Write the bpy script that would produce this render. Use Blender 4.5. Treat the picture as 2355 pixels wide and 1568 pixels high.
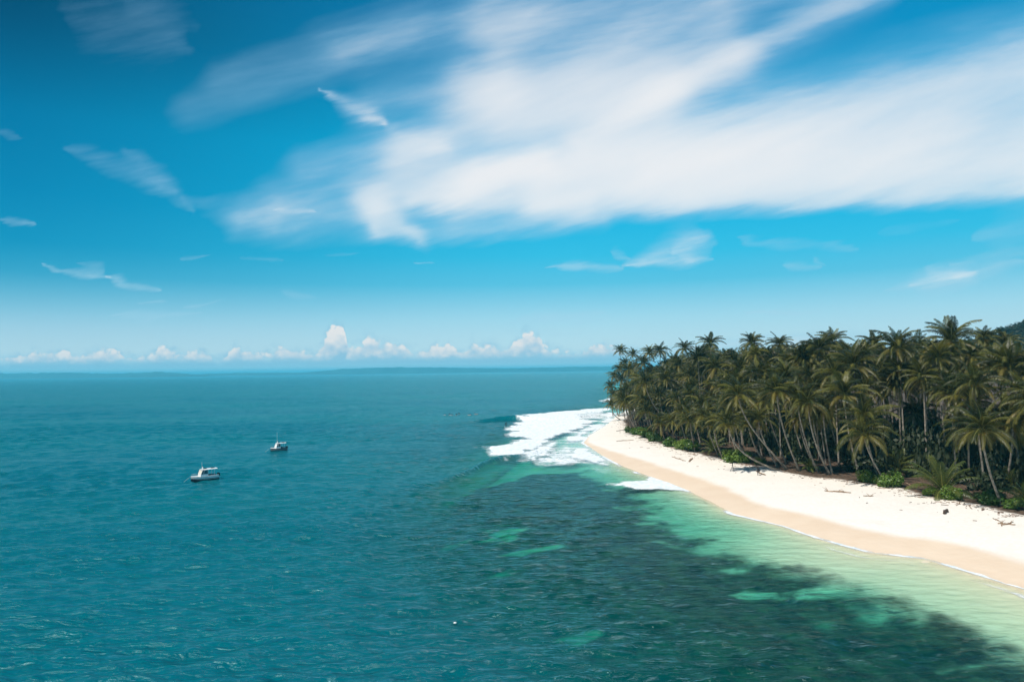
import bpy, bmesh, math, random
import numpy as np
from mathutils import Vector, Matrix, noise as mnoise

random.seed(7); rng = np.random.default_rng(7)
for o in list(bpy.data.objects): bpy.data.objects.remove(o)
scene = bpy.context.scene
col = scene.collection

# ------------------------------------------------------------------ camera
H = 21.0                       # height of the drone above the sea
FPX, CX, CY = 1569.0, 1177.0, 784.0
PITCH, ROLL = math.atan(67.7/FPX), math.atan(0.0130)
Fv = Vector((0, math.cos(PITCH), math.sin(PITCH))); U0 = Vector((0, -math.sin(PITCH), math.cos(PITCH))); X0 = Vector((1, 0, 0))
Rv = X0*math.cos(ROLL) - U0*math.sin(ROLL); Uv = X0*math.sin(ROLL) + U0*math.cos(ROLL)
cam_d = bpy.data.cameras.new('camera'); cam_d.lens = 24.0; cam_d.sensor_width = 36.0
cam_d.clip_start = 0.5; cam_d.clip_end = 200000
cam = bpy.data.objects.new('camera', cam_d); col.objects.link(cam); scene.camera = cam
m = Matrix.Identity(4)
for i in range(3): m[i][0] = Rv[i]; m[i][1] = Uv[i]; m[i][2] = -Fv[i]
m[2][3] = H; cam.matrix_world = m

def ray(u, v): return Fv*FPX + Rv*(u-CX) + Uv*(CY-v)
def G(u, v, z=0.0):            # the place on the level z that shows at (u, v) of the 2354 px wide picture
    r = ray(u, v); t = (z-H)/r.z
    return (r.x*t, r.y*t)
def AT(u, v, y):               # the place at distance y
    r = ray(u, v); t = y/r.y
    return Vector((r.x*t, y, H+r.z*t))
def z6(x, y): return (1035.8+x*.2399, 903.9+y*.2399)
def z7(x, y): return (1600.75+x*.3393, 1035.8+y*.3393)

# ------------------------------------------------------------------ node helper
class N:
    def __init__(s, nt, sock): s.nt = nt; s.s = sock
    def op(s, o, b=None, c=None, clamp=False):
        n = s.nt.nodes.new('ShaderNodeMath'); n.operation = o; n.use_clamp = clamp
        for k, x in enumerate((s, b, c)):
            if x is None: continue
            if isinstance(x, N): s.nt.links.new(x.s, n.inputs[k])
            else: n.inputs[k].default_value = x
        return N(s.nt, n.outputs[0])
    def __add__(s, b): return s.op('ADD', b)
    __radd__ = __add__
    def __mul__(s, b): return s.op('MULTIPLY', b)
    __rmul__ = __mul__
    def __sub__(s, b): return s.op('SUBTRACT', b)
    def __rsub__(s, b): return (s*-1.0)+b
    def __truediv__(s, b): return s.op('DIVIDE', b)
    def max(s, b): return s.op('MAXIMUM', b)
    def min(s, b): return s.op('MINIMUM', b)
    def pow(s, b): return s.op('POWER', b)
    def abs(s): return s.op('ABSOLUTE')
    def exp(s): return s.op('EXPONENT')
    def clamp(s): return s.op('ADD', 0.0, clamp=True)
    def ss(s, a, b, lo=0.0, hi=1.0):
        n = s.nt.nodes.new('ShaderNodeMapRange'); n.interpolation_type = 'SMOOTHSTEP'
        s.nt.links.new(s.s, n.inputs[0])
        for k, x in enumerate((a, b, lo, hi)): n.inputs[k+1].default_value = x
        return N(s.nt, n.outputs[0])
def vec(nt, x, y, z):
    n = nt.nodes.new('ShaderNodeCombineXYZ')
    for k, a in enumerate((x, y, z)):
        if isinstance(a, N): nt.links.new(a.s, n.inputs[k])
        else: n.inputs[k].default_value = a
    return n.outputs[0]
def noise(nt, v, scale, detail=4, rough=.5, dist=0.0, lac=2.0):
    n = nt.nodes.new('ShaderNodeTexNoise'); n.inputs['Scale'].default_value = scale
    n.inputs['Detail'].default_value = detail; n.inputs['Roughness'].default_value = rough
    n.inputs['Distortion'].default_value = dist; n.inputs['Lacunarity'].default_value = lac
    if v is not None: nt.links.new(v, n.inputs['Vector'])
    return N(nt, n.outputs['Fac'])
def mixc(nt, f, a, b, mode='MIX'):
    n = nt.nodes.new('ShaderNodeMix'); n.data_type = 'RGBA'; n.blend_type = mode
    for k, x in ((0, f), (6, a), (7, b)):
        if isinstance(x, N): nt.links.new(x.s, n.inputs[k])
        elif isinstance(x, bpy.types.NodeSocket): nt.links.new(x, n.inputs[k])
        elif k == 0: n.inputs[k].default_value = x
        else: n.inputs[k].default_value = (*x, 1)
    return n.outputs[2]
def ramp(nt, f, stops, interp='LINEAR'):
    n = nt.nodes.new('ShaderNodeValToRGB'); nt.links.new(f.s, n.inputs[0]); cr = n.color_ramp; cr.interpolation = interp
    while len(cr.elements) < len(stops): cr.elements.new(0.5)
    for e, (p, c) in zip(cr.elements, stops): e.position = p; e.color = (*c, 1)
    return n.outputs[0]
def lin(r, g, b):
    f = lambda c: (c/255/12.92) if c/255 <= .04045 else ((c/255+.055)/1.055)**2.4
    return (f(r), f(g), f(b))

# ------------------------------------------------------------------ sky, clouds high up, sun, exposure
SUN_EL, SUN_AZ = math.radians(56), math.atan2(-.76, -.65)     # sun stands to the left
world = bpy.data.worlds.new('World'); scene.world = world; world.use_nodes = True
nt = world.node_tree; nt.nodes.clear()
sky = nt.nodes.new('ShaderNodeTexSky'); sky.sky_type = 'NISHITA'; sky.sun_disc = False
sky.sun_elevation = SUN_EL; sky.sun_rotation = SUN_AZ; sky.altitude = 20; sky.air_density = 1.0; sky.dust_density = 0.4; sky.ozone_density = 3.0
tc = nt.nodes.new('ShaderNodeTexCoord'); sp = nt.nodes.new('ShaderNodeSeparateXYZ'); nt.links.new(tc.outputs['Generated'], sp.inputs[0])
dx, dy, dz = (N(nt, sp.outputs[k]) for k in range(3))
front = dy.ss(0.12, 0.35)
yy = dy.max(0.12)
P = dx/yy; Q = dz/yy
# warp the cloud plane a little, more along the wind
wv = vec(nt, P*1.0, Q*2.2, 0.3)
wa = noise(nt, wv, 3.2, 3, .5); wb = noise(nt, vec(nt, P*1.0, Q*2.2, 7.7), 3.2, 3, .5)
fa = noise(nt, vec(nt, P*1.5+Q*.45, Q*9.0-P*2.6, 2.2), 4.5, 5, .6)
Pw = P + (wa-.5)*.08 + (fa-.5)*.012; Qw = Q + (wb-.5)*.045 + (fa-.5)*.032
def sk(u, v):
    r = ray(u, v); return (r.x/r.y, r.z/r.y)
def stroke(a, b, w0, w1, amp, hard=0.0, warp=True, taper=False):
    """a streak of cirrus from a to b, w0..w1 its half widths"""
    A, B = sk(*a), sk(*b); L = math.hypot(B[0]-A[0], B[1]-A[1]); ux, uy = (B[0]-A[0])/L, (B[1]-A[1])/L
    p, q = (Pw, Qw) if warp else (P, Q)
    t = p*(ux/L) + q*(uy/L) + (-(A[0]*ux+A[1]*uy)/L)
    s = p*(-uy/FPX**-1) + q*(ux*FPX) + ((A[0]*uy-A[1]*ux)*FPX)
    tcl = t.clamp()
    w = tcl*(w1-w0) + w0
    if taper: w = w*((tcl*(1-tcl))*3.6+.10).pow(.6)
    over = (t-tcl)*(L*FPX)
    d2 = (s*s + over*over)/(w*w)
    if hard: return d2.ss(1.0+.9*(1-hard), max(0, 1.0-.95*(1-hard)), 0, amp)
    return (d2*-1.0).exp()*amp
layer = None
big = [  # the great veil upper right
 ((1080,445),(2500,150),58,120,.95), ((1250,470),(2500,400),40,85,.60), ((1500,390),(2500,310),70,90,.5),
 ((930,350),(1500,230),60,95,.55), ((1080,220),(1650,70),80,80,.50), ((1150,60),(1900,-70),85,70,.48), ((1330,330),(2020,-30),40,45,.55),
 ((860,470),(1240,375),48,45,.62), ((900,490),(975,545),45,22,.45), ((640,470),(1000,380),60,70,.34), ((880,535),(1400,515),22,22,.40),
 ((560,500),(860,505),42,45,.30), ((500,170),(950,60),42,60,.18), ((450,250),(720,180),50,45,.15), ((980,470),(1350,480),28,34,.34), ((1100,400),(1400,400),40,50,.30), ((780,110),(1200,20),55,75,.26), ((850,230),(1150,190),50,60,.30),
 ((700,370),(1000,320),40,40,.24), ((1150,250),(1700,150),80,70,.42),
]
thin = [
 ((730,203),(890,282),6,17,.62), ((890,285),(1030,350),16,22,.22), ((170,335),(400,430),20,20,.24), ((300,340),(440,480),22,14,.17), ((420,445),(640,520),16,32,.15), ((150,20),(420,110),70,50,.13), ((300,-20),(450,60),40,50,.08),
 ((85,610),(250,636),3.5,7,.5), ((240,634),(372,657),6,6,.55), ((165,594),(230,622),5,9,.3), ((0,502),(70,518),5,7,.42), ((0,300),(60,310),10,8,.15),
 ((250,726),(470,711),4,6,.4), ((325,691),(385,689),3,3,.38), ((430,694),(515,682),4,3,.3), ((640,672),(715,680),8,6,.22), ((620,487),(720,500),5,5,.25), ((420,585),(490,583),4,3,.22), ((560,590),(660,592),4,3,.16), ((750,592),(830,590),4,3,.16), ((950,607),(998,609),2.5,2,.4),
 ((1260,617),(1440,617),4,8,.62), ((1440,610),(1640,540),7,24,.66), ((1450,608),(1650,592),5,6,.42), ((1560,580),(1650,560),14,22,.35), ((1420,578),(1460,590),7,7,.4),
 ((1700,548),(1960,552),8,8,.3), ((1790,602),(1870,602),8,5,.34), ((1850,580),(1880,600),5,3,.25), ((2010,530),(2200,510),12,10,.12),
 ((2030,660),(2230,628),7,20,.42), ((2090,650),(2350,608),18,10,.52), ((2130,612),(2240,650),16,18,.26), ((2230,545),(2420,515),14,26,.34), ((2180,600),(2420,580),8,12,.3),
 ((1190,738),(1400,720),6,5,.4), ((1160,762),(1350,768),5,4,.22),
]
for s_ in big:
    e = stroke(*s_[:2], *s_[2:5]); layer = e if layer is None else layer+e
thinl = None
for s_ in thin:
    e = stroke(s_[0], s_[1], s_[2]*1.7, s_[3]*1.7, s_[4]*.80, taper=True); thinl = e if thinl is None else thinl+e
# streaky grain, drawn out along the wind
gx = P*.93 + Q*.36; gy = Q*.93 - P*.36
g1 = noise(nt, vec(nt, gx*1.0, gy*5.5, (wa-.5)*.6), 3.2, 6, .52)
g2 = noise(nt, vec(nt, P*1.6+Q*.3, Q*11.0-P*2.0, (wb-.5)*.8), 6.0, 6, .6)
g3 = noise(nt, vec(nt, P*2.0, Q*4.0, 4.4), 5.0, 6, .6)
veil = layer*(g1*.7+.66) + (g1-.5)*.16*layer.ss(0,.4) + (g2-.5)*.38*layer.ss(.03,.35)*layer.ss(1.2,.6)
veil = veil*1.02
# sharp lower rim of the great veil
e0, e1, e2 = sk(1300,520), sk(1850,500), sk(2354,478)
rim = Q + (P-e0[0])*(-(e2[1]-e0[1])/(e2[0]-e0[0])) + (wa-.5)*.02 + (fa-.5)*.02 - e0[1]
rimm = rim.ss(-.010, .020)
gate = P.ss(sk(1150,500)[0], sk(1500,500)[0])
veil = veil*(1-gate*(1-rimm))
veil = veil + rim.ss(-.002,.03)*rim.ss(.16,.05)*gate*.38
lowl = None
for s_ in [((1430,806),(1900,782),10,17,.62), ((1800,782),(2360,770),14,11,.42), ((1180,745),(1400,735),9,8,.18), ((1690,722),(1870,714),6,4,.42)]:
    e = stroke(*s_[:2], *s_[2:5]); lowl = e if lowl is None else lowl+e
thinv = lowl*(g2*.8+.6) + thinl*(g2*1.9+g3*.9-.42).max(0)*.85
cov = (veil.max(0) + thinv.max(0)*1.0)
cov = (1-((cov-.035).max(0)*-1.35).exp())*1.08
cov = (cov*front).clamp()
# heaped clouds low over the horizon
TOPS = [(-60, 817), (10, 821), (30, 815), (60, 814), (80, 806), (100, 810), (118, 804), (135, 807), (152, 804), (170, 815), (190, 815), (215, 806), (240, 802), (262, 804), (278, 808), (300, 819), (335, 817), (360, 808), (374, 793), (386, 798), (398, 808), (420, 814), (436, 806), (455, 806), (480, 814), (500, 821), (530, 812), (541, 796), (556, 804), (590, 810), (606, 814), (630, 802), (650, 796), (675, 800), (705, 810), (722, 812), (735, 794), (748, 776), (760, 754), (772, 748), (790, 750), (797, 788), (812, 794), (838, 778), (850, 772), (872, 784), (905, 786), (935, 796), (955, 806), (978, 804), (992, 790), (1004, 788), (1016, 800), (1028, 788), (1044, 798), (1062, 806), (1078, 798), (1092, 788), (1108, 796), (1135, 794), (1158, 798), (1172, 792), (1184, 782), (1196, 772), (1212, 762), (1240, 766), (1250, 796), (1266, 800), (1290, 808), (1330, 808), (1350, 798), (1364, 790), (1385, 794), (1402, 790), (1440, 818), (1500, 826), (1700, 840)]
fcv = nt.nodes.new('ShaderNodeFloatCurve'); cu_ = fcv.mapping.curves[0]
pA, pB = sk(-60,830)[0], sk(1700,820)[0]
HB = lambda u: 840-u*.0125
def cpt(u, v): return ((sk(u, v)[0]-pA)/(pB-pA), (HB(u)-v)/100.0)
ptsc = [cpt(*t_) for t_ in TOPS]
while len(cu_.points) < len(ptsc): cu_.points.new(.5, .5)
for c_, t_ in zip(cu_.points, ptsc): c_.location = t_; c_.handle_type = 'AUTO'
fcv.mapping.update()
cn0 = noise(nt, vec(nt, P*1.0, Q*1.1, 5.5), 55, 6, .62)
xq = ((P + (cn0-.5)*.010 - pA)/(pB-pA)); nt.links.new(xq.s, fcv.inputs['Value'])
base0 = sk(100, HB(100)); base1 = sk(1400, HB(1400))
hb_ = Q - ((P-base0[0])*((base1[1]-base0[1])/(base1[0]-base0[0])) + base0[1])
hp = hb_*(FPX/100.0)
topn = N(nt, fcv.outputs[0])
vz = nt.nodes.new('ShaderNodeTexVoronoi'); vz.inputs['Scale'].default_value = 95; vz.feature = 'SMOOTH_F1'; vz.inputs['Smoothness'].default_value = .4
nt.links.new(vec(nt, P + (cn0-.5)*.012, Q*1.15, 0), vz.inputs['Vector'])
puff = 1 - N(nt, vz.outputs['Distance'])*1.5
cn1 = noise(nt, vec(nt, P*1.0, Q*1.1, 9.5), 130, 4, .6)
cm = topn - hp + (puff-.5)*.10 + (cn0-.5)*.34 + (cn1-.5)*.16
cmask = cm.ss(-.02, .06)*(hp + (cn0-.5)*.25).ss(-.02, .16)*topn.ss(.04, .14)
# flat bluish bases below
bmask = hp.ss(-.16, -.02)*(topn - hp + (cn0-.5)*.9).ss(-.15, .25)*.62
shade = ((puff-.5)*.45 + (cn0-.5)*1.5 + (hp-topn)*.9 + hp*.8 + .78).clamp()
cumc = mixc(nt, shade, lin(158,200,224), lin(246,240,236))
# the same kind of cirrus goes on behind the camera
hz = dz.max(.05)
bk = noise(nt, vec(nt, dx/hz*.5, dy/hz*1.2, 1.0), 1.2, 7, .6).ss(.50,.75)*dz.ss(.08,.3)*.6
cov = (cov + bk*(1-front)).clamp()
# blue of the sky: the physical sky, graded by height as the photograph is
SKYK = .075
bg = mixc(nt, 1.0, sky.outputs[0], (SKYK, SKYK, SKYK), 'MULTIPLY')
grade = ramp(nt, dz.clamp(), [(0.0,(.46,.72,.86)),(.03,(.58,.80,.88)),(.075,(.38,.72,.87)),(.125,(.10,.56,.80)),(.165,(.03,.53,.81)),(.22,(.004,.48,.79)),(.31,(.0,.44,.76)),(.40,(.0,.29,.58)),(.50,(.0,.21,.47)),(1.0,(.0,.14,.36))])
azl = (dx*.85+dy*.2).ss(-.55,.30,.0,1.0)
grade2 = mixc(nt, dz.ss(0.0,.03), (1,1,1), mixc(nt, azl, ramp(nt, dz.clamp(), [(0,(1,1,1)),(.06,(.8,.85,.9)),(.16,(.0,.50,.62)),(.30,(0,.34,.44)),(.42,(0,.12,.16)),(1,(0,.06,.10))]), (1,1,1)), 'MIX')
blue = mixc(nt, .96, bg, grade)            # mostly the grade, part physical sky
blue = mixc(nt, 1.0, blue, grade2, 'MULTIPLY')
cw = mixc(nt, cov.ss(.25,1.0), lin(150,200,232), lin(238,240,243))
cw = mixc(nt, dz.ss(.30,.10), cw, mixc(nt, cov.ss(.3,1.0), lin(170,215,236), lin(232,240,244)))
skyc = mixc(nt, cov, blue, cw)
skyc = mixc(nt, bmask*front, skyc, lin(142,192,220))
skyc = mixc(nt, cmask*front*.9, skyc, cumc)
bgn = nt.nodes.new('ShaderNodeBackground'); bgn.inputs[1].default_value = 1.0
nt.links.new(skyc, bgn.inputs[0]); wo = nt.nodes.new('ShaderNodeOutputWorld'); nt.links.new(bgn.outputs[0], wo.inputs[0])
world.cycles.sampling_method = 'MANUAL'; world.cycles.sample_map_resolution = 512

sd = bpy.data.lights.new('sun', 'SUN'); sd.energy = 4.6; sd.angle = math.radians(.53); sd.color = (1, .95, .87)
sun = bpy.data.objects.new('sun', sd); col.objects.link(sun)
S = Vector((math.sin(SUN_AZ)*math.cos(SUN_EL), math.cos(SUN_AZ)*math.cos(SUN_EL), math.sin(SUN_EL)))
sun.rotation_euler = S.to_track_quat('Z', 'Y').to_euler()
vs = scene.view_settings; vs.view_transform = 'Standard'; vs.look = 'None'; vs.exposure = 0.0; vs.gamma = 1.0; vs.use_curve_mapping = False
scene.cycles.use_denoising = True
scene.cycles.max_bounces = 8; scene.cycles.transparent_max_bounces = 16; scene.cycles.volume_bounces = 2

# ------------------------------------------------------------------ object helpers
def tag(o, label=None, cat=None, group=None, kind=None):
    for k, v in (('label', label), ('category', cat), ('group', group), ('kind', kind)):
        if v: o[k] = v
    return o
def mesh_np(name, V, Fq, mat=None, smooth=True):
    """V (n,3), Fq (k,4) or (k,3) or a list of such arrays"""
    me = bpy.data.meshes.new(name); Fs = Fq if isinstance(Fq, list) else [Fq]
    Fs = [np.asarray(f, dtype=np.int32) for f in Fs if len(f)]
    me.vertices.add(len(V)); me.vertices.foreach_set('co', np.asarray(V, dtype=np.float32).ravel())
    me.loops.add(sum(f.size for f in Fs)); me.loops.foreach_set('vertex_index', np.concatenate([f.ravel() for f in Fs]))
    me.polygons.add(sum(len(f) for f in Fs)); st = []; tot = []; b = 0
    for f in Fs:
        st.append(b+np.arange(len(f))*f.shape[1]); b += f.size
    me.polygons.foreach_set('loop_start', np.concatenate(st).astype(np.int32))
    me.polygons.foreach_set('use_smooth', np.full(len(me.polygons), smooth))
    me.update(calc_edges=True); me.validate()
    if mat: me.materials.append(mat)
    return me
def link(name, me, parent=None, loc=(0,0,0), rot=(0,0,0), scl=(1,1,1)):
    o = bpy.data.objects.new(name, me); col.objects.link(o)
    if parent: o.parent = parent
    o.location = loc; o.rotation_euler = rot; o.scale = scl
    return o
def attr(me, name, a):
    at = me.attributes.new(name, 'FLOAT', 'POINT'); at.data.foreach_set('value', np.asarray(a, dtype=np.float32).ravel())
def material(name):
    mt = bpy.data.materials.new(name); mt.use_nodes = True; mt.node_tree.nodes.clear(); return mt, mt.node_tree
def simple(name, c, rough=.6, var=.12, scale=6, metal=0, spec=.4, bump=0.0, coord='Object'):
    mt, nt = material(name)
    b = nt.nodes.new('ShaderNodeBsdfPrincipled'); o = nt.nodes.new('ShaderNodeOutputMaterial')
    t = nt.nodes.new('ShaderNodeTexCoord')
    n = noise(nt, t.outputs[coord], scale, 5, .6)
    c0 = tuple(max(0, x*(1-var)) for x in c); c1 = tuple(min(1, x*(1+var)) for x in c)
    nt.links.new(mixc(nt, n.ss(.3,.7), c0, c1), b.inputs['Base Color'])
    b.inputs['Roughness'].default_value = rough; b.inputs['Metallic'].default_value = metal; b.inputs['Specular IOR Level'].default_value = spec
    if bump:
        bn = nt.nodes.new('ShaderNodeBump'); bn.inputs['Strength'].default_value = bump; bn.inputs['Distance'].default_value = .03
        nt.links.new(n.s, bn.inputs['Height']); nt.links.new(bn.outputs[0], b.inputs['Normal'])
    nt.links.new(b.outputs[0], o.inputs[0]); return mt

def perlin(x, y, seed=0):
    r = np.random.default_rng(seed); p = r.permutation(256); p = np.concatenate([p, p, p])
    ang = r.random(256)*2*np.pi; gx_, gy_ = np.cos(ang), np.sin(ang)
    xi = np.floor(x).astype(int); yi = np.floor(y).astype(int); xf = x-xi; yf = y-yi; xi &= 255; yi &= 255
    u = xf*xf*xf*(xf*(xf*6-15)+10); v = yf*yf*yf*(yf*(yf*6-15)+10)
    def g(ix, iy, fx, fy):
        h = p[p[ix & 255]+(iy & 255)]; return gx_[h]*fx+gy_[h]*fy
    a = g(xi, yi, xf, yf); b = g(xi+1, yi, xf-1, yf); c = g(xi, yi+1, xf, yf-1); d = g(xi+1, yi+1, xf-1, yf-1)
    return ((a+u*(b-a)) + v*((c+u*(d-c))-(a+u*(b-a))))*1.4
def fbm(x, y, o=4, seed=0):
    s = 0; a = .5
    for k in range(o): s = s+a*perlin(x*2**k, y*2**k, seed+k); a *= .5
    return s
def sstep(x, a, b):
    t = np.clip((x-a)/(b-a), 0, 1); return t*t*(3-2*t)
def seg_dist(x, y, pts, closed=False, arc=False):
    best = np.full(x.shape, 1e9); tb = np.zeros(x.shape); acc = 0
    L = list(pts)+([pts[0]] if closed else [])
    for (ax, ay), (bx, by) in zip(L[:-1], L[1:]):
        vx, vy = bx-ax, by-ay; l2 = vx*vx+vy*vy+1e-9; t = np.clip(((x-ax)*vx+(y-ay)*vy)/l2, 0, 1)
        d = np.hypot(x-ax-t*vx, y-ay-t*vy); k = d < best; best = np.where(k, d, best); tb = np.where(k, acc+t, tb); acc += 1
    return (best, tb) if arc else best
def inside(x, y, pts):
    c = np.zeros(x.shape, bool)
    for (ax, ay), (bx, by) in zip(pts, pts[1:]+pts[:1]):
        if ay == by: continue
        c ^= ((ay > y) != (by > y)) & (x < (bx-ax)*(y-ay)/(by-ay)+ax)
    return c
def sdf(x, y, pts):
    d = seg_dist(x, y, pts, closed=True); return np.where(inside(x, y, pts), d, -d)

# ------------------------------------------------------------------ coast line, edge of the palms
shore_px = [(2354,1350),(2313,1338),(2211,1305),(2126,1280),(2008,1268),(1886,1236),(1804,1209),(1686,1180),(1601,1137),(1585,1128),(1540,1110),(1491,1094),(1429,1070),(1383,1046),(1342,1018),(1356,1000),(1396,976),(1408,966),(1418,955)]
shore = [G(u, v) for u, v in shore_px]
sx, sy = shore[0]
shore = [(sx+26, -160), (sx+10, -20), (sx+3, 40)] + shore + [(shore[-1][0]+14, shore[-1][1]+45), (shore[-1][0]+42, shore[-1][1]+110), (shore[-1][0]+62, shore[-1][1]+250), (shore[-1][0]+115, shore[-1][1]+600), (900, 1400)]
land = shore + [(2500, 1500), (2500, -160)]
veg_px = [(2354,1185),(2245,1161),(2143,1144),(2069,1124),(1970,1107),(1845,1092),(1747,1070),(1701,1063),(1617,1044),(1581,1036),(1533,1020),(1476,1004),(1450,990),(1436,972),(1430,960)]
veg = [G(u, v, 1.9) for u, v in veg_px]
vx, vy = veg[0]
vegp = [(vx+30, -160), (vx+12, 0), (vx+4, 55)] + veg + [(veg[-1][0]+12, veg[-1][1]+45), (veg[-1][0]+46, veg[-1][1]+115), (veg[-1][0]+68, veg[-1][1]+255), (veg[-1][0]+125, veg[-1][1]+605), (900, 1390), (2500, 1480), (2500, -160)]
reef_px = [(1340,1070),(1420,1098),(1480,1135),(1520,1165),(1560,1205),(1610,1243),(1700,1262),(1791,1293),(1880,1305),(1947,1323),(1990,1345),(2086,1388),(2188,1426),(2290,1446),(2337,1470),(2354,1490)]
reef = [G(u, v) for u, v in reef_px]
rx, ry = reef[-1]
reefp = reef + [(rx+2, ry-12), (rx-6, 0), (0, 0), (-40, 20), G(300,1500), G(380,1330), G(520,1230), G(760,1165), G(960,1118), G(1120,1090), G(1230,1076)]

def reef_field(x, y):
    rs = sdf(x, y, reefp) + fbm(x*.10, y*.16, 5, 40)*7.0 + fbm(x*.5, y*.4, 3, 44)*4.0
    # sandy windows in the reef (bright patches of water)
    for (u, v, ru, rv) in ((1150,1195,95,14),(1215,1232,60,8),(1160,1260,40,8),(1245,1320,45,10),(1270,1355,45,10),(1330,1390,40,8),(1690,1214,60,5),(1660,1196,50,6),(1760,1335,60,4),(1690,1288,50,5),(1850,1340,60,6),(2230,1500,60,7),(1500,1185,30,4)):
        cxp, cyp = G(u, v); bx_, by_ = G(u+ru, v); tx_, ty_ = G(u, v-rv)
        e = ((x-cxp)/(bx_-cxp))**2 + ((y-cyp)/(ty_-cyp))**2
        e = e*.55 + fbm(x*.16, y*.22, 4, 41)*2.6; wn = np.exp(-np.maximum(e, 0)*1.3); rs = rs*(1-wn) - 3.0*wn
    return rs
HILL = (540., 640.)
def ground_z(x, y, s=None):
    x = np.asarray(x, float); y = np.asarray(y, float)
    if s is None: s = sdf(x, y, land)
    up = 2.1*(1-np.exp(-np.maximum(s, 0)/13.0)) + .0*s
    a = np.maximum(-s, 0)
    k_ = .034+.095*sstep(y, 74, 100)
    dn = np.minimum(a, 12)*k_ + np.clip(a-12, 0, 8)*(.15-k_*.6) + np.clip(a-20, 0, 21)*.19 + np.clip(a-41, 0, 55)*.14
    if x.size > 1:      # the reef flat stands higher than the sand round it
        mk = sstep(sdf(x, y, reefp)+fbm(x*.10, y*.16, 3, 40)*7.0, -3, 5)*sstep(a, 64, 18)
        dn = dn + (np.minimum(dn, 1.15+.35*fbm(x*.12, y*.12, 3, 47))-dn)*mk
    z = np.where(s > 0, up, -dn)
    z = z + sstep(s, 20, 90)*1.5 + 60*np.exp(-(((x-HILL[0])/140)**2+((y-HILL[1])/150)**2)*1.0)*sstep(s, 60, 200)
    z = z + fbm(x*.09, y*.09, 3, 5)*.22*sstep(s, 2, 12) + fbm(x*.05, y*.05, 4, 9)*.8*sstep(-s, 8, 20)
    z = z + fbm(x*.35, y*.35, 2, 15)*.05*sstep(s, 1, 6)
    return z
def gz(x, y): return float(ground_z(np.array([x]), np.array([y]))[0])

xs = np.concatenate([np.linspace(-420, -40, 40)[:-1], np.linspace(-40, 10, 34)[:-1], np.linspace(10, 150, 176)[:-1], np.linspace(150, 400, 60)[:-1], np.linspace(400, 1600, 50)])
ys = np.concatenate([np.linspace(-160, 30, 26)[:-1], np.linspace(30, 130, 150)[:-1], np.linspace(130, 330, 150)[:-1], np.linspace(330, 1300, 110)])
gxx, gyy = np.meshgrid(xs, ys); sh = gxx.shape
s_land = sdf(gxx, gyy, land); zz = ground_z(gxx, gyy, s_land)
idx = np.arange(gxx.size).reshape(sh); quads = np.stack([idx[:-1,:-1], idx[:-1,1:], idx[1:,1:], idx[1:,:-1]], -1).reshape(-1, 4)
# ground material
mt, nt = material('sand_reef_and_litter')
at = lambda nm: N(nt, (lambda n: (setattr(n, 'attribute_name', nm), n.outputs['Fac'])[1])(nt.nodes.new('ShaderNodeAttribute')))
geo = nt.nodes.new('ShaderNodeNewGeometry'); spz = nt.nodes.new('ShaderNodeSeparateXYZ'); nt.links.new(geo.outputs['Position'], spz.inputs[0])
pos = geo.outputs['Position']; pz = N(nt, spz.outputs[2]); px_ = N(nt, spz.outputs[0]); py_ = N(nt, spz.outputs[1])
n1 = noise(nt, pos, .22, 5, .6); n2 = noise(nt, pos, 2.2, 5, .6); n3 = noise(nt, pos, .07, 4, .55)
dry = mixc(nt, n2.ss(.3,.75), (.83,.765,.68), (.90,.84,.765))
dry = mixc(nt, n1.ss(.5,.72,0,.35), dry, (.80,.70,.60))
wet = mixc(nt, n1.ss(.3,.7), (.78,.60,.435), (.82,.65,.485))
wetf = (pz + (n3-.5)*.42 + (n2-.5)*.03 + py_.ss(140, 230, 0, .85))
wf = wetf.ss(.86,.60)
sand = mixc(nt, wf, dry, wet)
sand = mixc(nt, pz.ss(.03,-.10), sand, (.76,.68,.50))
ra = at('reef')
rf = (ra + (noise(nt, vec(nt, px_*.10, py_*.055, 0), 1.0, 6, .6)-.5)*5.0*ra*(1-ra*.75))
reefc = mixc(nt, noise(nt, vec(nt, px_*.42, py_*.22, 0), 1, 6, .7).ss(.36,.70), (.020,.019,.014), (.15,.115,.06))
c = mixc(nt, rf.ss(.20,.80), sand, reefc)
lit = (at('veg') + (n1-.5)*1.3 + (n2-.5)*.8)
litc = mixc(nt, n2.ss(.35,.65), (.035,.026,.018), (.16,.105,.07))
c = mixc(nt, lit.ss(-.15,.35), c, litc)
b = nt.nodes.new('ShaderNodeBsdfPrincipled'); nt.links.new(c, b.inputs['Base Color']); b.inputs['Specular IOR Level'].default_value = .25
nt.links.new((wf*-.35+.9).s, b.inputs['Roughness'])
bn = nt.nodes.new('ShaderNodeBump'); bn.inputs['Strength'].default_value = .5; bn.inputs['Distance'].default_value = .12
nt.links.new((noise(nt, pos, 1.1, 6, .6)).s, bn.inputs['Height']); nt.links.new(bn.outputs[0], b.inputs['Normal'])
o = nt.nodes.new('ShaderNodeOutputMaterial'); nt.links.new(b.outputs[0], o.inputs[0]); ground_mat = mt
gm = mesh_np('ground', np.stack([gxx, gyy, zz], -1).reshape(-1, 3), quads, ground_mat)
rs = reef_field(gxx, gyy)
sf = 4.5+np.maximum(-s_land-18, 0)*.42
attr(gm, 'reef', sstep(rs/sf, -1.2, 1.6)); attr(gm, 'veg', np.clip(sdf(gxx, gyy, vegp)/3.0, -3, 3))
tag(link('ground', gm), kind='structure')

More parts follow.
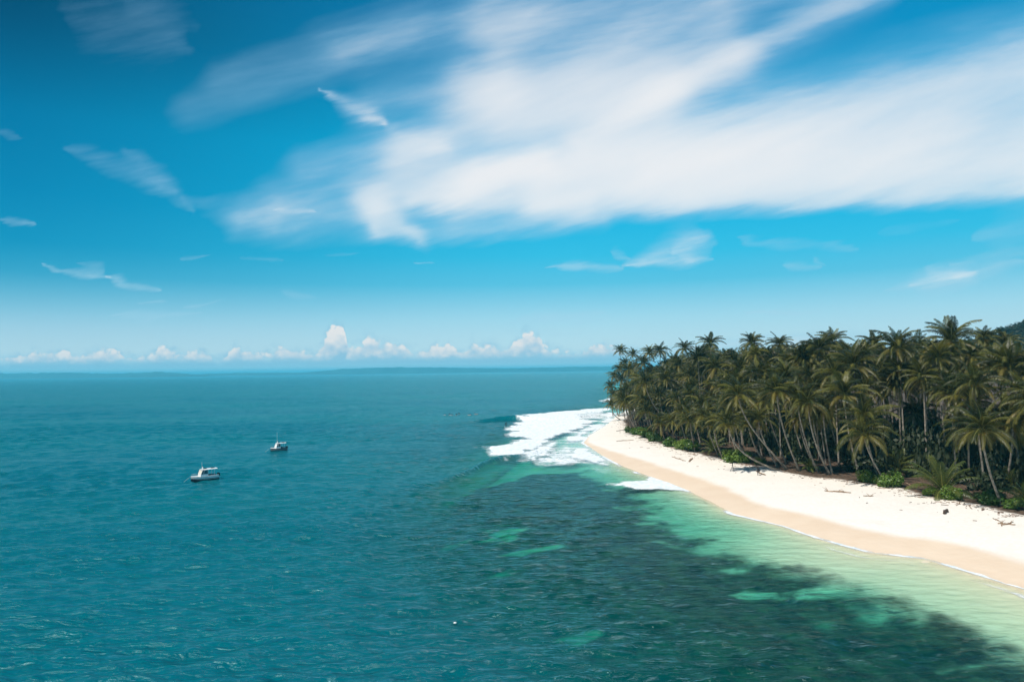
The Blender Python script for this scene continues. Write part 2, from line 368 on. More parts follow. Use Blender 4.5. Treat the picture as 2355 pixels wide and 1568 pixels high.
# ------------------------------------------------------------------ sea
def rings():
    r = [18.0]
    while r[-1] < 29000:
        R = r[-1]; d = R*R/(H*FPX)*1.30
        d = max(d, .16)
        if 215 < R < 345: d = min(d, 1.1)
        if 345 <= R < 750: d = min(d, 2.0+(R-345)*.006)
        r.append(R+d)
    return np.array([0.5, 3, 7, 12, 15]+r+[30500.])
rr = rings()
th_in = np.radians(np.linspace(-39.5, 39.5, 760)); th_out = np.radians(np.linspace(39.5, 320.5, 90))[1:]
th = np.concatenate([th_in, th_out])
TH, RR = np.meshgrid(th, rr); wx = RR*np.sin(TH); wy = RR*np.cos(TH)
drr = np.gradient(rr)[:, None]*np.ones_like(RR)
cell = np.maximum(drr*np.abs(np.cos(TH))+.02, RR*math.radians(79/760)*.6)
s_w = sdf(wx, wy, land); gzv = ground_z(wx, wy, s_w)
depth = np.maximum(-gzv, 0)
depth = depth + 7*sstep(-s_w, 90, 300) 
wz = np.zeros_like(wx)
r2 = np.random.default_rng(3)
wpx = wx + 3.0*fbm(wx*.03, wy*.03, 2, 61); wpy = wy + 3.0*fbm(wx*.03, wy*.03, 2, 71)
shoal = sstep(depth, .1, 2.5)
gust = .65+.9*sstep(fbm(wx*.010, wy*.018, 3, 81), -.25, .35)
for k in range(64):
    lam = .9*(26**(k/63.0)) * (1+.1*r2.random()); ang = math.radians(90+r2.normal()*24+8)
    amp = .0135*lam*(1.25 if lam < 3 else 1.25*(3/lam)**1.1)*.62
    att = sstep(lam/cell, 2.0, 3.4)
    ph = (wpx*math.cos(ang)+wpy*math.sin(ang))*2*math.pi/lam + r2.random()*6.28
    wz += amp*att*(np.exp(np.sin(ph)*.9)-1.2)/1.3
wz = wz*gust*(.25+.75*shoal)
# long low swell
for lam, ang, a_ in ((58, 98, .10), (43, 82, .07), (95, 93, .14)):
    an = math.radians(ang); wz += a_*sstep(lam/cell, 2, 4)*np.sin((wpx*math.cos(an)+wpy*math.sin(an))*2*math.pi/lam)*sstep(depth, 1.5, 6)
# breaking waves: crest lines with a steep face towards the beach and a long back
def ridge(px, hts, front, back, power=1.0):
    pts = [G(u, v) for u, v in px]; d, t = seg_dist(wx, wy, pts, arc=True)
    h = np.interp(t, np.arange(len(hts)), hts)
    # side: sign of distance along the view (front = nearer to the camera)
    ref = np.interp(wx, *zip(*sorted(pts))) if True else 0
    near = wy < ref
    endx = np.maximum(np.maximum(min(p[0] for p in pts)-wx, wx-max(p[0] for p in pts)), 0)
    dd = np.abs(wy-ref)
    pr = np.where(near, np.exp(-(dd/front)**2), np.exp(-(dd/back)**2))
    return h*pr*np.exp(-(endx/6.0)**2)
w0 = wz.copy()
wz += ridge([(1000,978),(1043,974),(1078,971.5),(1118,969),(1150,966.5),(1178,965.5),(1200,966),(1260,965),(1330,961),(1380,955)], [0,.25,.7,1.35,1.95,2.25,1.7,1.0,.7,.3], 1.9, 9)
wz += ridge([(860,1140),(950,1122),(1036,1104),(1072,1091),(1108,1073),(1139,1060),(1165,1052),(1220,1042)], [0,.15,.45,.7,.95,1.15,.5,.1], 1.8, 6)
wz += ridge([(1130,912),(1200,914),(1300,914),(1380,913)], [0,.4,.7,.9], 3, 8)*sstep(wy, 420, 470) if False else 0
face = np.maximum(wz-w0, 0)
wz += ridge([(1480,1152),(1560,1152),(1620,1160)], [0,.22,.1], 1.2, 3)
# foam
foam = np.zeros_like(wx)
def foam_poly(pts, soft, amt):
    global foam
    w = [G(*p) for p in pts]; n = (fbm(wx*.10, wy*.07, 5, 22)*9.0+fbm(wx*.5, wy*.3, 3, 23)*2.0)*min(1, soft/2)
    foam = np.maximum(foam, amt*sstep(sdf(wx, wy, w)+n, -soft, soft))
main_px = [z6(*p) for p in [(650,212),(720,205),(970,178),(1200,165),(1480,140),(1560,150),(1500,176),(1300,188),(1200,205),(1330,262),(1450,252),(1400,280),(1200,350),(1080,390),(900,490),(760,560),(690,600),(560,640),(460,640),(430,605),(380,585),(290,540),(380,512),(550,485),(690,440),(500,380),(560,330),(640,285),(690,262)]]
foam_poly(main_px, 3.0, 1.0)
foam_poly([z6(*p) for p in [(1080,195),(1480,165),(1500,240),(1300,260),(1050,250)]], 3, .72)
foam_poly([z6(*p) for p in [(1640,842),(1850,835),(1950,800),(2200,790),(2350,870),(2370,965),(2250,955),(2000,912),(1800,898),(1640,880)]], 1.3, .98)
foam_poly([z6(*p) for p in [(1640,740),(1800,745),(1950,800),(1900,790),(1700,755)]], 1.0, .7)
foam_poly([z6(*p) for p in [(1600,230),(1480,290),(1330,380),(1230,470),(1350,600),(1480,690),(1640,760),(1350,690),(1000,690),(780,640),(900,540),(1100,420),(1400,300),(1500,250)]], 4, .74)
foam_poly([z6(*p) for p in [(1330,520),(1500,650),(1640,745),(1400,680),(1150,640),(1000,600),(1150,520)]], 4, .92)
foam_poly([z6(*p) for p in [(1430,68),(1500,50),(1700,45),(1700,95),(1500,90)]], 3, .95)
foam_poly([z6(*p) for p in [(1700,95),(1560,110),(1590,150),(1720,150)]], 3, .95)
foam_poly([z6(*p) for p in [(1500,176),(1600,200),(1620,270),(1500,310),(1400,370),(1290,450),(1120,460),(1060,420),(1300,320),(1420,260)]], 4, .95)
foam_poly([z6(*p) for p in [(560,600),(800,520),(1000,430),(1150,440),(1000,540),(880,640),(700,650)]], 4, .82)
# swash lines along the beach
shp = shore
sn = fbm(wx*.05, wy*.05, 3, 33)
for off, wdt, am in ((-.40, .60, 1.05), (-2.9, .40, .66)):
    dd = np.abs(s_w - off - sn*2.0*(1 if off < -1 else .6)); foam = np.maximum(foam, am*np.exp(-(dd/wdt)**2)*sstep(fbm(wx*.06+5+off, wy*.06, 3, 50)+(.08 if off > -1 else -.02), -.1, .22)*(1 if off > -1 else sstep(wy, 95, 72)))
wz += sstep(foam, .4, 1)*(.05+.30*np.abs(fbm(wx*.5, wy*.35, 3, 90)))*sstep(depth, .2, 1.2)
idx = np.arange(wx.size).reshape(wx.shape); idn = np.concatenate([idx, idx[:, :1]], 1)
wq = np.stack([idn[:-1,:-1], idn[:-1,1:], idn[1:,1:], idn[1:,:-1]], -1).reshape(-1, 4)
keep = (s_w < 9).ravel()[wq].any(1); wq = wq[keep]
wz = np.where(s_w > -1.0, wz*.15, wz)

mt, nt = material('sea_water')
at = lambda nm: N(nt, (lambda n: (setattr(n, 'attribute_name', nm), n.outputs['Fac'])[1])(nt.nodes.new('ShaderNodeAttribute')))
geo = nt.nodes.new('ShaderNodeNewGeometry'); spz = nt.nodes.new('ShaderNodeSeparateXYZ'); nt.links.new(geo.outputs['Position'], spz.inputs[0])
pos = geo.outputs['Position']; wxn = N(nt, spz.outputs[0]); wyn = N(nt, spz.outputs[1])
dep = at('depth'); fo = at('foam')
tcol = vec(nt, (dep*-.80).exp(), (dep*-.120).exp(), (dep*-.19).exp())
body = mixc(nt, noise(nt, vec(nt, wxn*.006, wyn*.012, 0), 1, 3, .5).ss(.35,.65), (.0,.124,.158), (.0,.146,.162))
shal = dep.ss(7, 1.2)
body = mixc(nt, shal, body, (.0,.155,.14))
tr = nt.nodes.new('ShaderNodeBsdfTransparent'); nt.links.new(tcol, tr.inputs[0])
df = nt.nodes.new('ShaderNodeBsdfDiffuse'); nt.links.new(body, df.inputs[0])
mx = nt.nodes.new('ShaderNodeMixShader'); nt.links.new((1-(dep*dep*-.030-dep*.035).exp()).s, mx.inputs[0]); nt.links.new(tr.outputs[0], mx.inputs[1]); nt.links.new(df.outputs[0], mx.inputs[2])
# ripples
b1 = noise(nt, vec(nt, wxn*.55, wyn*1.0, 0), 1.5, 5, .60, .4)
b2 = noise(nt, vec(nt, wxn*.45, wyn*1.0, 3), .42, 4, .55, .3)
b3 = noise(nt, vec(nt, wxn*.10, wyn*.24, 6), .35, 5, .6)
b4 = noise(nt, vec(nt, wxn*.30, wyn*1.0, 9), .9, 3, .5, .2)
b5 = noise(nt, vec(nt, wxn*.45, wyn*1.0, 12), .10, 4, .6)
b6 = noise(nt, vec(nt, wxn*.30, wyn*1.0, 15), .022, 4, .6)
hh = b1*.34 + b4*.60 + b2*.40 + b3*.6 + b5*2.6*wyn.ss(150, 500) + b6*9.0*wyn.ss(300, 1200)
bn = nt.nodes.new('ShaderNodeBump'); bn.inputs['Distance'].default_value = 1.0; bn.inputs['Strength'].default_value = 1.0
nt.links.new((hh*(dep.ss(0,1.5,.15,1.0))).s, bn.inputs['Height'])
nt.links.new(bn.outputs[0], df.inputs['Normal'])
gl = nt.nodes.new('ShaderNodeBsdfGlossy'); gl.inputs['Roughness'].default_value = .19; gl.inputs[0].default_value = (.62,.90,.92,1)
nt.links.new(bn.outputs[0], gl.inputs['Normal'])
fr = nt.nodes.new('ShaderNodeFresnel'); fr.inputs[0].default_value = 1.333; nt.links.new(bn.outputs[0], fr.inputs['Normal'])
mx2 = nt.nodes.new('ShaderNodeMixShader'); nt.links.new((N(nt, fr.outputs[0])*1.0).min(.80).s, mx2.inputs[0]); nt.links.new(mx.outputs[0], mx2.inputs[1]); nt.links.new(gl.outputs[0], mx2.inputs[2])
# foam
fn = noise(nt, vec(nt, wxn*1.0, wyn*.8, 0), .9, 8, .68, .6); fn2 = noise(nt, vec(nt, wxn*.5, wyn*1.2, 5), .28, 6, .6, 1.0)
ff = (fo*1.15 + (fn-.5)*.85 + (fn2-.5)*.85 - .55).ss(0, .38)*fo.ss(.02,.2)
veilf = fo.ss(.12,.7,0,.72)*(fn2*.7+fn*.5).ss(.35,.75)
ff = ff.max(veilf)
fc = mixc(nt, fn.ss(.3,.6), (.62,.72,.76), (.86,.87,.87))
fd = nt.nodes.new('ShaderNodeBsdfDiffuse'); nt.links.new(fc, fd.inputs[0])
fb = nt.nodes.new('ShaderNodeBump'); fb.inputs['Distance'].default_value = .35; fb.inputs['Strength'].default_value = .6; nt.links.new(fn.s, fb.inputs['Height']); nt.links.new(fb.outputs[0], fd.inputs['Normal'])
mx3 = nt.nodes.new('ShaderNodeMixShader'); nt.links.new(ff.s, mx3.inputs[0]); nt.links.new(mx2.outputs[0], mx3.inputs[1]); nt.links.new(fd.outputs[0], mx3.inputs[2])
o = nt.nodes.new('ShaderNodeOutputMaterial'); nt.links.new(mx3.outputs[0], o.inputs[0]); sea_mat = mt
sm = mesh_np('sea', np.stack([wx, wy, wz], -1).reshape(-1, 3), wq, sea_mat)
attr(sm, 'depth', depth*(1+0*wz)+3.0*face); attr(sm, 'foam', foam)
tag(link('sea', sm), kind='structure')
print('sea faces', len(sm.polygons))

# ------------------------------------------------------------------ far islands, low on the horizon
hill_mat = simple('far_forest', (.035,.08,.07), .9, .35, .004, spec=.1, coord='Object')
def ridge_land(name, pts, dist, label, thick=900):
    """pts: (u, v_top) along the horizon; real ridge of land dist metres away"""
    U = np.linspace(pts[0][0], pts[-1][0], 220); Vt = np.interp(U, *zip(*pts))
    V = []; rows = 9
    for i, (u, v) in enumerate(zip(U, Vt)):
        r = AT(u, v, dist); hz_ = max(r.z-0, .5)*(1+.18*float(fbm(np.array([u*.05]), np.array([1.3]), 4, 3)[0]))
        for j in range(rows):
            t = j/(rows-1)*2-1; prof = max(0, 1-t*t)**.8
            jit = 1+.25*float(perlin(np.array([u*.06+j*3.1]), np.array([j*.7]), 8)[0])*(prof < .99)
            y = dist + t*thick; V.append((r.x*y/dist, y, hz_*prof*jit-3))
    n = len(U); I = np.arange(n*rows).reshape(n, rows)
    q = np.stack([I[:-1,:-1], I[1:,:-1], I[1:,1:], I[:-1,1:]], -1).reshape(-1, 4)
    me = mesh_np(name, np.array(V), q, hill_mat)
    o = link(name, me); o['kind'] = 'structure'; return o
ridge_land('hills', [(-60,860),(40,858),(130,856),(250,859),(370,854.5),(430,859),(480,860)], 8500, '')
ridge_land('hills', [(430,860),(560,856.5),(700,856),(790,848),(900,844),(1040,845),(1180,846),(1300,843.5),(1420,842),(1600,842),(1900,842),(2400,838)], 9500, '')
ridge_land('hills', [(300,862),(318,859.5),(340,861),(400,860.5),(432,858.5),(440,862)], 7500, '', 300)

# ------------------------------------------------------------------ haze
hb = bmesh.new(); bmesh.ops.create_cube(hb, size=1, matrix=Matrix.Translation((0, 0, 43)) @ Matrix.Diagonal((66000, 66000, 122, 1)))
hm = bpy.data.meshes.new('haze'); hb.to_mesh(hm); hb.free()
mt, nt = material('haze'); pv = nt.nodes.new('ShaderNodeVolumePrincipled'); pv.inputs['Color'].default_value = (.18,.78,1,1); pv.inputs['Density'].default_value = 1.3e-4; pv.inputs['Anisotropy'].default_value = 0.0
o = nt.nodes.new('ShaderNodeOutputMaterial'); nt.links.new(pv.outputs[0], o.inputs['Volume']); hm.materials.append(mt)
HAZE = tag(link('haze', hm), kind='stuff')

exec_palms = True
# ------------------------------------------------------------------ palms
def leaf_material(name, stops, transl=.28, rough=.42, spec=.5):
    mt, nt = material(name)
    oi = nt.nodes.new('ShaderNodeObjectInfo'); geo = nt.nodes.new('ShaderNodeNewGeometry')
    n = noise(nt, geo.outputs['Position'], .9, 3, .6)
    f = (N(nt, oi.outputs['Random'])*.75 + (n-.5)*.75 + .12 + N(nt, geo.outputs['Random Per Island'])*.25).clamp()
    c = ramp(nt, f, stops)
    b = nt.nodes.new('ShaderNodeBsdfPrincipled'); nt.links.new(c, b.inputs['Base Color']); b.inputs['Roughness'].default_value = rough; b.inputs['Specular IOR Level'].default_value = spec
    t = nt.nodes.new('ShaderNodeBsdfTranslucent'); nt.links.new(mixc(nt, 1.0, c, (1.5,1.35,.6), 'MULTIPLY'), t.inputs[0])
    mxs = nt.nodes.new('ShaderNodeMixShader'); mxs.inputs[0].default_value = transl; nt.links.new(b.outputs[0], mxs.inputs[1]); nt.links.new(t.outputs[0], mxs.inputs[2])
    o = nt.nodes.new('ShaderNodeOutputMaterial'); nt.links.new(mxs.outputs[0], o.inputs[0]); return mt
frond_mat = leaf_material('palm_leaflets', [(0,(.010,.015,.004)),(.35,(.022,.031,.006)),(.65,(.050,.058,.010)),(1,(.155,.145,.026))], .22, .42, .30)
old_lit_mat = leaf_material('old_yellow_lit_leaflets', [(0,(.030,.036,.008)),(.5,(.095,.095,.018)),(1,(.21,.165,.032))])  # old yellowing and the yellow light on hanging fronds, both in the colour
young_mat = leaf_material('young_palm_leaflets', [(0,(.04,.065,.015)),(.5,(.075,.105,.022)),(1,(.13,.15,.03))])
shrub_mat = leaf_material('beach_shrub_leaves', [(0,(.035,.075,.012)),(.5,(.075,.15,.02)),(1,(.16,.24,.035))], .25, .4)
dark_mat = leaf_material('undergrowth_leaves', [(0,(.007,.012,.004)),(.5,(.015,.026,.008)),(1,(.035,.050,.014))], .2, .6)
rach_mat = simple('frond_stalk', (.27,.25,.06), .5, .25, 3)
dead_mat = simple('dead_frond', (.20,.13,.075), .8, .3, 3)
trunk_mat = simple('palm_bark', (.25,.215,.175), .85, .45, 2.2, spec=.15, bump=.5)
nut_mat = simple('coconut_husk', (.30,.22,.05), .5, .4, 2)

def frond_arrays(L, a0, a1, nleaf=27, r=None, droop=.6, lw=.10, ll=1.05, side=0.0, dead=False):
    """one frond along +X: curved stalk and two rows of hanging leaflets"""
    r = r or random; K = 9; pts = [Vector((0, 0, 0))]; ds = L/(K-1)
    for k in range(K-1):
        t = k/(K-2); a = a0+(a1-a0)*(t**1.15); sd_ = side*t
        pts.append(pts[-1]+Vector((math.cos(a)*math.cos(sd_), math.cos(a)*math.sin(sd_), math.sin(a)))*ds)
    V = []; F3 = []; F4 = []; mi = []
    for k, p in enumerate(pts):
        w = .055*(1-k/(K-1))+.012
        V += [p+Vector((0, w, 0)), p+Vector((0, -w, 0)), p+Vector((0, 0, -w*1.2))]
    for k in range(K-1):
        a = k*3
        for (i, j) in ((0, 1), (1, 2), (2, 0)): F4.append((a+i, a+j, a+3+j, a+3+i))
    nr = len(F4)
    for k in range(nleaf):
        t = .10+.90*(k/(nleaf-1))**.95; f = t*(K-1); i = min(int(f), K-2); p = pts[i].lerp(pts[i+1], f-i); T = (pts[i+1]-pts[i]).normalized()
        B = Vector((0, 0, 1)).cross(T).normalized(); Nn = T.cross(B)
        l = ll*(math.sin(math.pi*(.12+.80*t))**.6)*(.85+.3*r.random())
        for sg in (-1, 1):
            d = (B*sg*.85+T*(.40+.75*t)+Nn*(.18-.25*droop)).normalized()
            d2 = (d*.75+Vector((0, 0, -1))*(droop+.35*r.random())).normalized()
            d3 = (d*.4+Vector((0, 0, -1))*(droop+.6)).normalized()
            w = T*(lw*.5); b0 = len(V)
            m1 = p+d*l*.38; m2 = m1+d2*l*.36; e = m2+d3*l*.30
            V += [p-w*.6, p+w*.6, m1+w, m1-w, m2+w*.8, m2-w*.8, e]
            F4 += [(b0, b0+1, b0+2, b0+3), (b0+3, b0+2, b0+4, b0+5)]; F3.append((b0+5, b0+4, b0+6))
    return V, F4, F3, nr
def frond_mesh(name, mat, *a, **k):
    V, F4, F3, nr = frond_arrays(*a, **k)
    me = mesh_np(name, np.array([tuple(v) for v in V]), [np.array(F4), np.array(F3)], None, True)
    me.materials.append(rach_mat); me.materials.append(mat)
    mi = np.ones(len(me.polygons), dtype=np.int32); mi[:nr] = 0; me.polygons.foreach_set('material_index', mi); return me
rf_ = random.Random(11)
AGES = [  # (start angle, end angle, droop, length)
 (1.38, .75, .15, 4.2), (1.18, .15, .30, 4.8), (.92, -.35, .5, 5.2), (.62, -.75, .65, 5.4), (.28, -1.05, .8, 5.3), (-.10, -1.30, .9, 5.0), (-.55, -1.48, 1.0, 4.6)]
FR = []
for i, (a0, a1, dr, L) in enumerate(AGES):
    FR.append([frond_mesh('frond', old_lit_mat if i >= 5 else frond_mat, L, a0+rf_.uniform(-.06, .06), a1+rf_.uniform(-.22, .22), 36, rf_, dr, side=rf_.uniform(-.35, .35)) for _ in range(3)])
DEAD = frond_mesh('frond', dead_mat, 4.2, -1.1, -1.55, 16, rf_, 1.2, ll=.7)
YF = [frond_mesh('frond', young_mat, L, a0, a1, 26, rf_, dr, side=rf_.uniform(-.2, .2), ll=.85) for (a0, a1, dr, L) in ((1.42, 1.0, .1, 3.6), (1.2, .35, .2, 4.0), (.95, -.1, .3, 4.2), (.65, -.5, .45, 4.0), (.35, -.85, .6, 3.6))]
def crown_plan(r, n=26, full=True):
    out = []
    az = r.random()*6.28
    for k in range(n):
        az += 2.399963+r.uniform(-.12, .12); t = (k+.5)/n
        age = min(6, int(t**.85*6.6)); out.append((az, age, r.randrange(3), r.uniform(.74, 1.12), r.uniform(-.14, .14)))
    return out
def nuts_mesh():
    bm = bmesh.new(); r = random.Random(4)
    for k in range(9):
        a = k*2.4; bmesh.ops.create_icosphere(bm, subdivisions=1, radius=.17, matrix=Matrix.Translation((math.cos(a)*.38, math.sin(a)*.38, -.35-.25*r.random())))
    me = bpy.data.meshes.new('coconuts'); bm.to_mesh(me); bm.free(); me.materials.append(nut_mat); return me
NUTS = nuts_mesh()
def bezier(p0, p1, p2, p3, n):
    return [p0*(1-t)**3+p1*3*t*(1-t)**2+p2*3*t*t*(1-t)+p3*t**3 for t in (i/(n-1) for i in range(n))]
def tube_mesh(name, pts, rads, sides, mat, cap=True):
    V = []; F = []
    for i, p in enumerate(pts):
        T = (pts[min(i+1, len(pts)-1)]-pts[max(i-1, 0)]).normalized(); A = T.cross(Vector((.13, .97, .2))).normalized(); B = T.cross(A)
        for k in range(sides):
            a = k/sides*2*math.pi; V.append(p+A*math.cos(a)*rads[i]+B*math.sin(a)*rads[i])
    for i in range(len(pts)-1):
        for k in range(sides): F.append((i*sides+k, i*sides+(k+1) % sides, (i+1)*sides+(k+1) % sides, (i+1)*sides+k))
    me = bpy.data.meshes.new(name); me.from_pydata([tuple(v) for v in V], [], F+([tuple(range(sides))[::-1], tuple((len(pts)-1)*sides+k for k in range(sides))] if cap else []))
    me.polygons.foreach_set('use_smooth', [True]*len(me.polygons)); me.materials.append(mat); return me
def trunk_mesh(top, bend, r, rad=.17):
    """trunk from the origin to top; starts off leaning, ends upright"""
    h = top.z; hv = Vector((top.x, top.y, 0))
    p = bezier(Vector((0, 0, -.4)), Vector((hv.x*bend, hv.y*bend, h*.30)), Vector((hv.x*.93, hv.y*.93, h*.62)), top, 13)
    rr_ = [rad*(1.75-.75*min(1, i/1.6)) if i < 2 else rad*(1.0-.38*i/12) for i in range(13)]
    return tube_mesh('trunk', p, rr_, 8, trunk_mat)
def place_fronds(root, top, r, n=26, scale=1.0, tilt=(0, 0), dead=0):
    for az, age, var, sc, tw in crown_plan(r, n):
        o = link('frond', FR[age][var], root, top, (tw+tilt[0], tilt[1], az), (sc*scale,)*3)
    for k in range(dead): link('frond', DEAD, root, top+Vector((0, 0, -.2)), (0, 0, r.random()*6.28), (scale,)*3)['label'] = 'dead brown hanging frond'
CROWNS = []
def joined_crown(r, n=24):
    Vs = []; Q4 = []; T3 = []; mats4 = []; mats3 = []; b = 0
    for az, age, var, sc, tw in crown_plan(r, n):
        a0, a1, dr, L = AGES[age]; V, F4, F3, nr = frond_arrays(L*sc, a0+r.uniform(-.1, .1), a1+r.uniform(-.25, .25), 25, r, dr, lw=.14, side=r.uniform(-.3, .3))
        R = Matrix.Rotation(az, 3, 'Z'); Vs += [tuple(R @ v) for v in V]
        Q4 += [tuple(i+b for i in f) for f in F4]; T3 += [tuple(i+b for i in f) for f in F3]
        mats4 += [0]*nr+[(2 if age >= 5 else 1)]*(len(F4)-nr); mats3 += [(2 if age >= 5 else 1)]*len(F3); b += len(V)
    me = mesh_np('crown', np.array(Vs), [np.array(Q4), np.array(T3)], None, True)
    for m_ in (rach_mat, frond_mat, old_lit_mat): me.materials.append(m_)
    me.polygons.foreach_set('material_index', np.array(mats4+mats3, dtype=np.int32)); return me
rc = random.Random(5)
CROWNS = [joined_crown(rc, 32) for _ in range(6)]
palms = []      # (x, y of the base) of every palm placed, to keep fillers apart
crowns_at = []
def palm(base, top, label, group, seed, n=26, scale=1.0, rad=.17, bend=.45, fronds=True, tilt=None, dead=0):
    r = random.Random(seed); root = bpy.data.objects.new('palm_tree', None); root.empty_display_size = .5; col.objects.link(root); root.location = base
    tag(root, label, 'palm tree', group); rel = Vector(top)-Vector(base)
    link('trunk', trunk_mesh(rel, bend, r, rad), root)
    tl = tilt or (0, 0)
    if fronds:
        place_fronds(root, rel, r, n, scale, tl, dead); link('coconuts', NUTS, root, rel)
    else: link('crown', CROWNS[seed % 6], root, rel, (r.uniform(-.12, .12), r.uniform(-.12, .12), r.random()*6.28), (scale*r.uniform(.9, 1.1),)*3)
    palms.append((base[0], base[1])); crowns_at.append(tuple(top)); return root
GA = 'coconut palms along the edge of the beach'; GB = 'coconut palms in the thick of the grove'
# crown (u,v), foot (u,v), label, crown scale, nearer(+) or farther(-) than the foot in metres
heroes = [
 ((1696,908),(1813,1076),'long straight palm trunk leaning left out of the grove, foot beside the lowest leaning palm',.95,4,.4),
 ((1672,975),(1804,1077),'lowest leaning palm, its trunk bowed far left over the sand',.80,1,.85),
 ((1785,900),(1840,1080),'slim palm leaning left just right of the two long leaning trunks',.95,3,.5),
 ((1832,912),(1882,1083),'palm with hanging yellow fronds and a gently bowed trunk, left of the twin trunks',.95,3,.5),
 ((1856,925),(1911,1089),'left trunk of the crossed twin palms at the middle of the beach edge',.85,3,.6),
 ((1892,946),(1914,1086),'right trunk of the crossed twin palms, nearly upright',.8,1,.5),
 ((1940,908),(1976,1088),'palm with the widest yellow-green crown in the front row, trunk bowed left',1.12,2,.5),
 ((1908,950),(1938,1064),'thin palm behind the front row between the twin trunks and the widest crown',.8,1,.5),
 ((1970,932),(1994,1080),'upright palm just right of the widest yellow-green crown',.85,1,.5),
 ((2060,884),(2107,1068),'palm with bright yellow hanging fronds and smooth leaning trunk, above the round shrub',1.05,3,.5),
 ((2033,905),(2066,1052),'palm with a pale trunk close behind and left of the bright yellow-fronded one',.85,2,.5),
 ((2104,952),(2106,1066),'dark low palm behind the big sprouting young palm',1.0,0,.3),
 ((2143,894),(2200,1060),'palm leaning left in the shade, behind the big sprouting young palm',.9,2,.5),
 ((2225,985),(2228,1116),'stout upright palm with flared foot, second from the right edge',.95,2,.3),
 ((2256,988),(2306,1160),'palm leaning left with its foot nearest the beach at the right edge',.95,3,.5),
 ((2328,972),(2310,1124),'broad drooping palm crown at the right edge of the front row',1.1,3,.5),
 ((1429,872),(1478,942),'palm leaning seaward over the tip of the point, third lowest on the left',1.0,6,.5),
 ((1483,879),(1562,1008),'palm with a long thin trunk slanting left across the dark grove near the point',1.0,5,.3),
 ((1531,874),(1560,992),'palm with hanging yellow fronds right of the long slanting trunk',1.0,2,.4),
 ((1405,930),(1431,957),'small palm at the tip of the point leaning almost flat over the water',.82,2,.95),
 ((1572,944),(1612,1024),'low palm with two slanting trunks beside it above the long shrub',.85,3,.5),
 ((1615,930),(1652,1032),'low palm behind the right end of the long shrub',.9,3,.5),
 ((1519,972),(1534,1014),'squat palm overhanging the shrubs near the point',.85,2,.6),
 ((1545,968),(1552,1018),'squat palm with a cluster of leaning stems near the point',.8,2,.6),
 ((1720,972),(1766,1063),'low palm under the lowest leaning palm, trunk slanting left',.8,3,.6),
 ((1455,930),(1482,985),'bushy palm overhanging the narrow end of the beach',.95,3,.6),
 ((1490,945),(1512,1003),'bushy palm above the small shrub near the narrow end of the beach',.95,3,.6),
 ((1640,975),(1665,1050),'low palm above the shrub behind the tripod',.8,2,.6),
]
R0 = random.Random(99); k_ = 0
for (cu, cv), (bu, bv), lab, sc, near, bend in heroes:
    x, y = G(bu, bv, 2.0); z = gz(x, y); top = AT(cu, cv, y-near)
    palm((x, y, z-.1), top, lab, GA, 100+k_, 32, sc, .17 if y > 160 else .19, bend, True, (R0.uniform(-.1, .1), R0.uniform(-.1, .1)), 1 if k_ % 3 == 0 else 0); k_ += 1
# taller palms whose feet are hidden in the grove: crown (u,v), distance, label
tall = [
 ((2185,785),122,'tallest palm standing clear above the grove on the right',1.15), ((2062,800),128,'tall dark crowned palm, second highest, left of the tallest one',1.1),
 ((1883,803),150,'tall palm rising above the middle of the grove',1.1), ((1914,785),176,'palm just right of and behind the tall one at the middle of the grove',.95),
 ((1728,790),196,'spiky palm crown on the skyline left of the middle',1.0), ((1792,792),188,'palm crown on the skyline with drooping tips, left of the tall middle palm',.95),
 ((1632,790),225,'palm crown on the skyline above the left third of the grove',1.0), ((1574,801),250,'small palm crown on the skyline near the point',.95),
 ((1517,806),265,'palm crown on the skyline second from the point',.95), ((1493,812),272,'pointed palm crown on the skyline nearest the point',.9),
 ((1426.5,806),335,'lone palm crown standing clear of the others at the far tip',.95),
 ((1645,845),185,'big star shaped palm crown in the left half of the grove',1.15), ((1591,866),205,'palm with dark drooping crown left of the star shaped one',1.05),
 ((1963,840),132,'big palm crown with yellow midribs above the widest front crown',1.15), ((1768,865),156,'palm crown with yellow drooping fronds above the slim leaning palm',1.05),
 ((1737,884),160,'palm crown tucked behind the long straight leaning trunk',1.0), ((2321,842),104,'big palm crown high at the right edge',1.05),
 ((2237,923),108,'dense dark palm crown above the stout upright palm',1.05), ((2262,778),150,'palm crown on the skyline below the wooded hill',.9),
 ((2354,905),98,'palm crown cut by the right edge of the picture',1.0), ((2010,792),160,'palm crown on the skyline between the two highest palms',.95),
 ((2110,800),150,'palm crown half hidden between the two highest palms',.95), ((1850,830),150,'dim palm crown left of the tall middle palm trunk',1.0),
 ((1700,850),180,'shaggy palm crown right of the star shaped one',1.0), ((2310,790),150,'palm crown on the skyline near the right edge',.9),
 ((1560,840),230,'rounded palm crown left of centre near the point',1.0), ((1480,835),255,'rounded palm crown high above the narrow beach',1.0), ((1445,850),262,'outermost high palm crown over the tip of the point',.95),
 ((1409,908),300,'outermost crown of the tip, just above the flat leaning palm',.8), ((1403,888),306,'leftmost crown of the wall of palms at the tip',.85), ((1412,865),312,'upper left crown on the rounded shoulder of the tip',.85),
 ((1424,848),316,'crown on the shoulder right below the lone clear palm',.85), ((1437,836),320,'crown at the top of the shoulder beside the lone clear palm',.85), ((1432,912),296,'low crown behind the flat leaning palm at the tip',.85),
 ((1447,892),300,'crown behind the seaward leaning palm',.85), ((1450,862),308,'dim crown above the seaward leaning palm',.85), ((1462,842),306,'crown left below the pointed skyline palm',.85), ((1455,815),318,'small spiky crown left of the pointed skyline palm',.8),
]
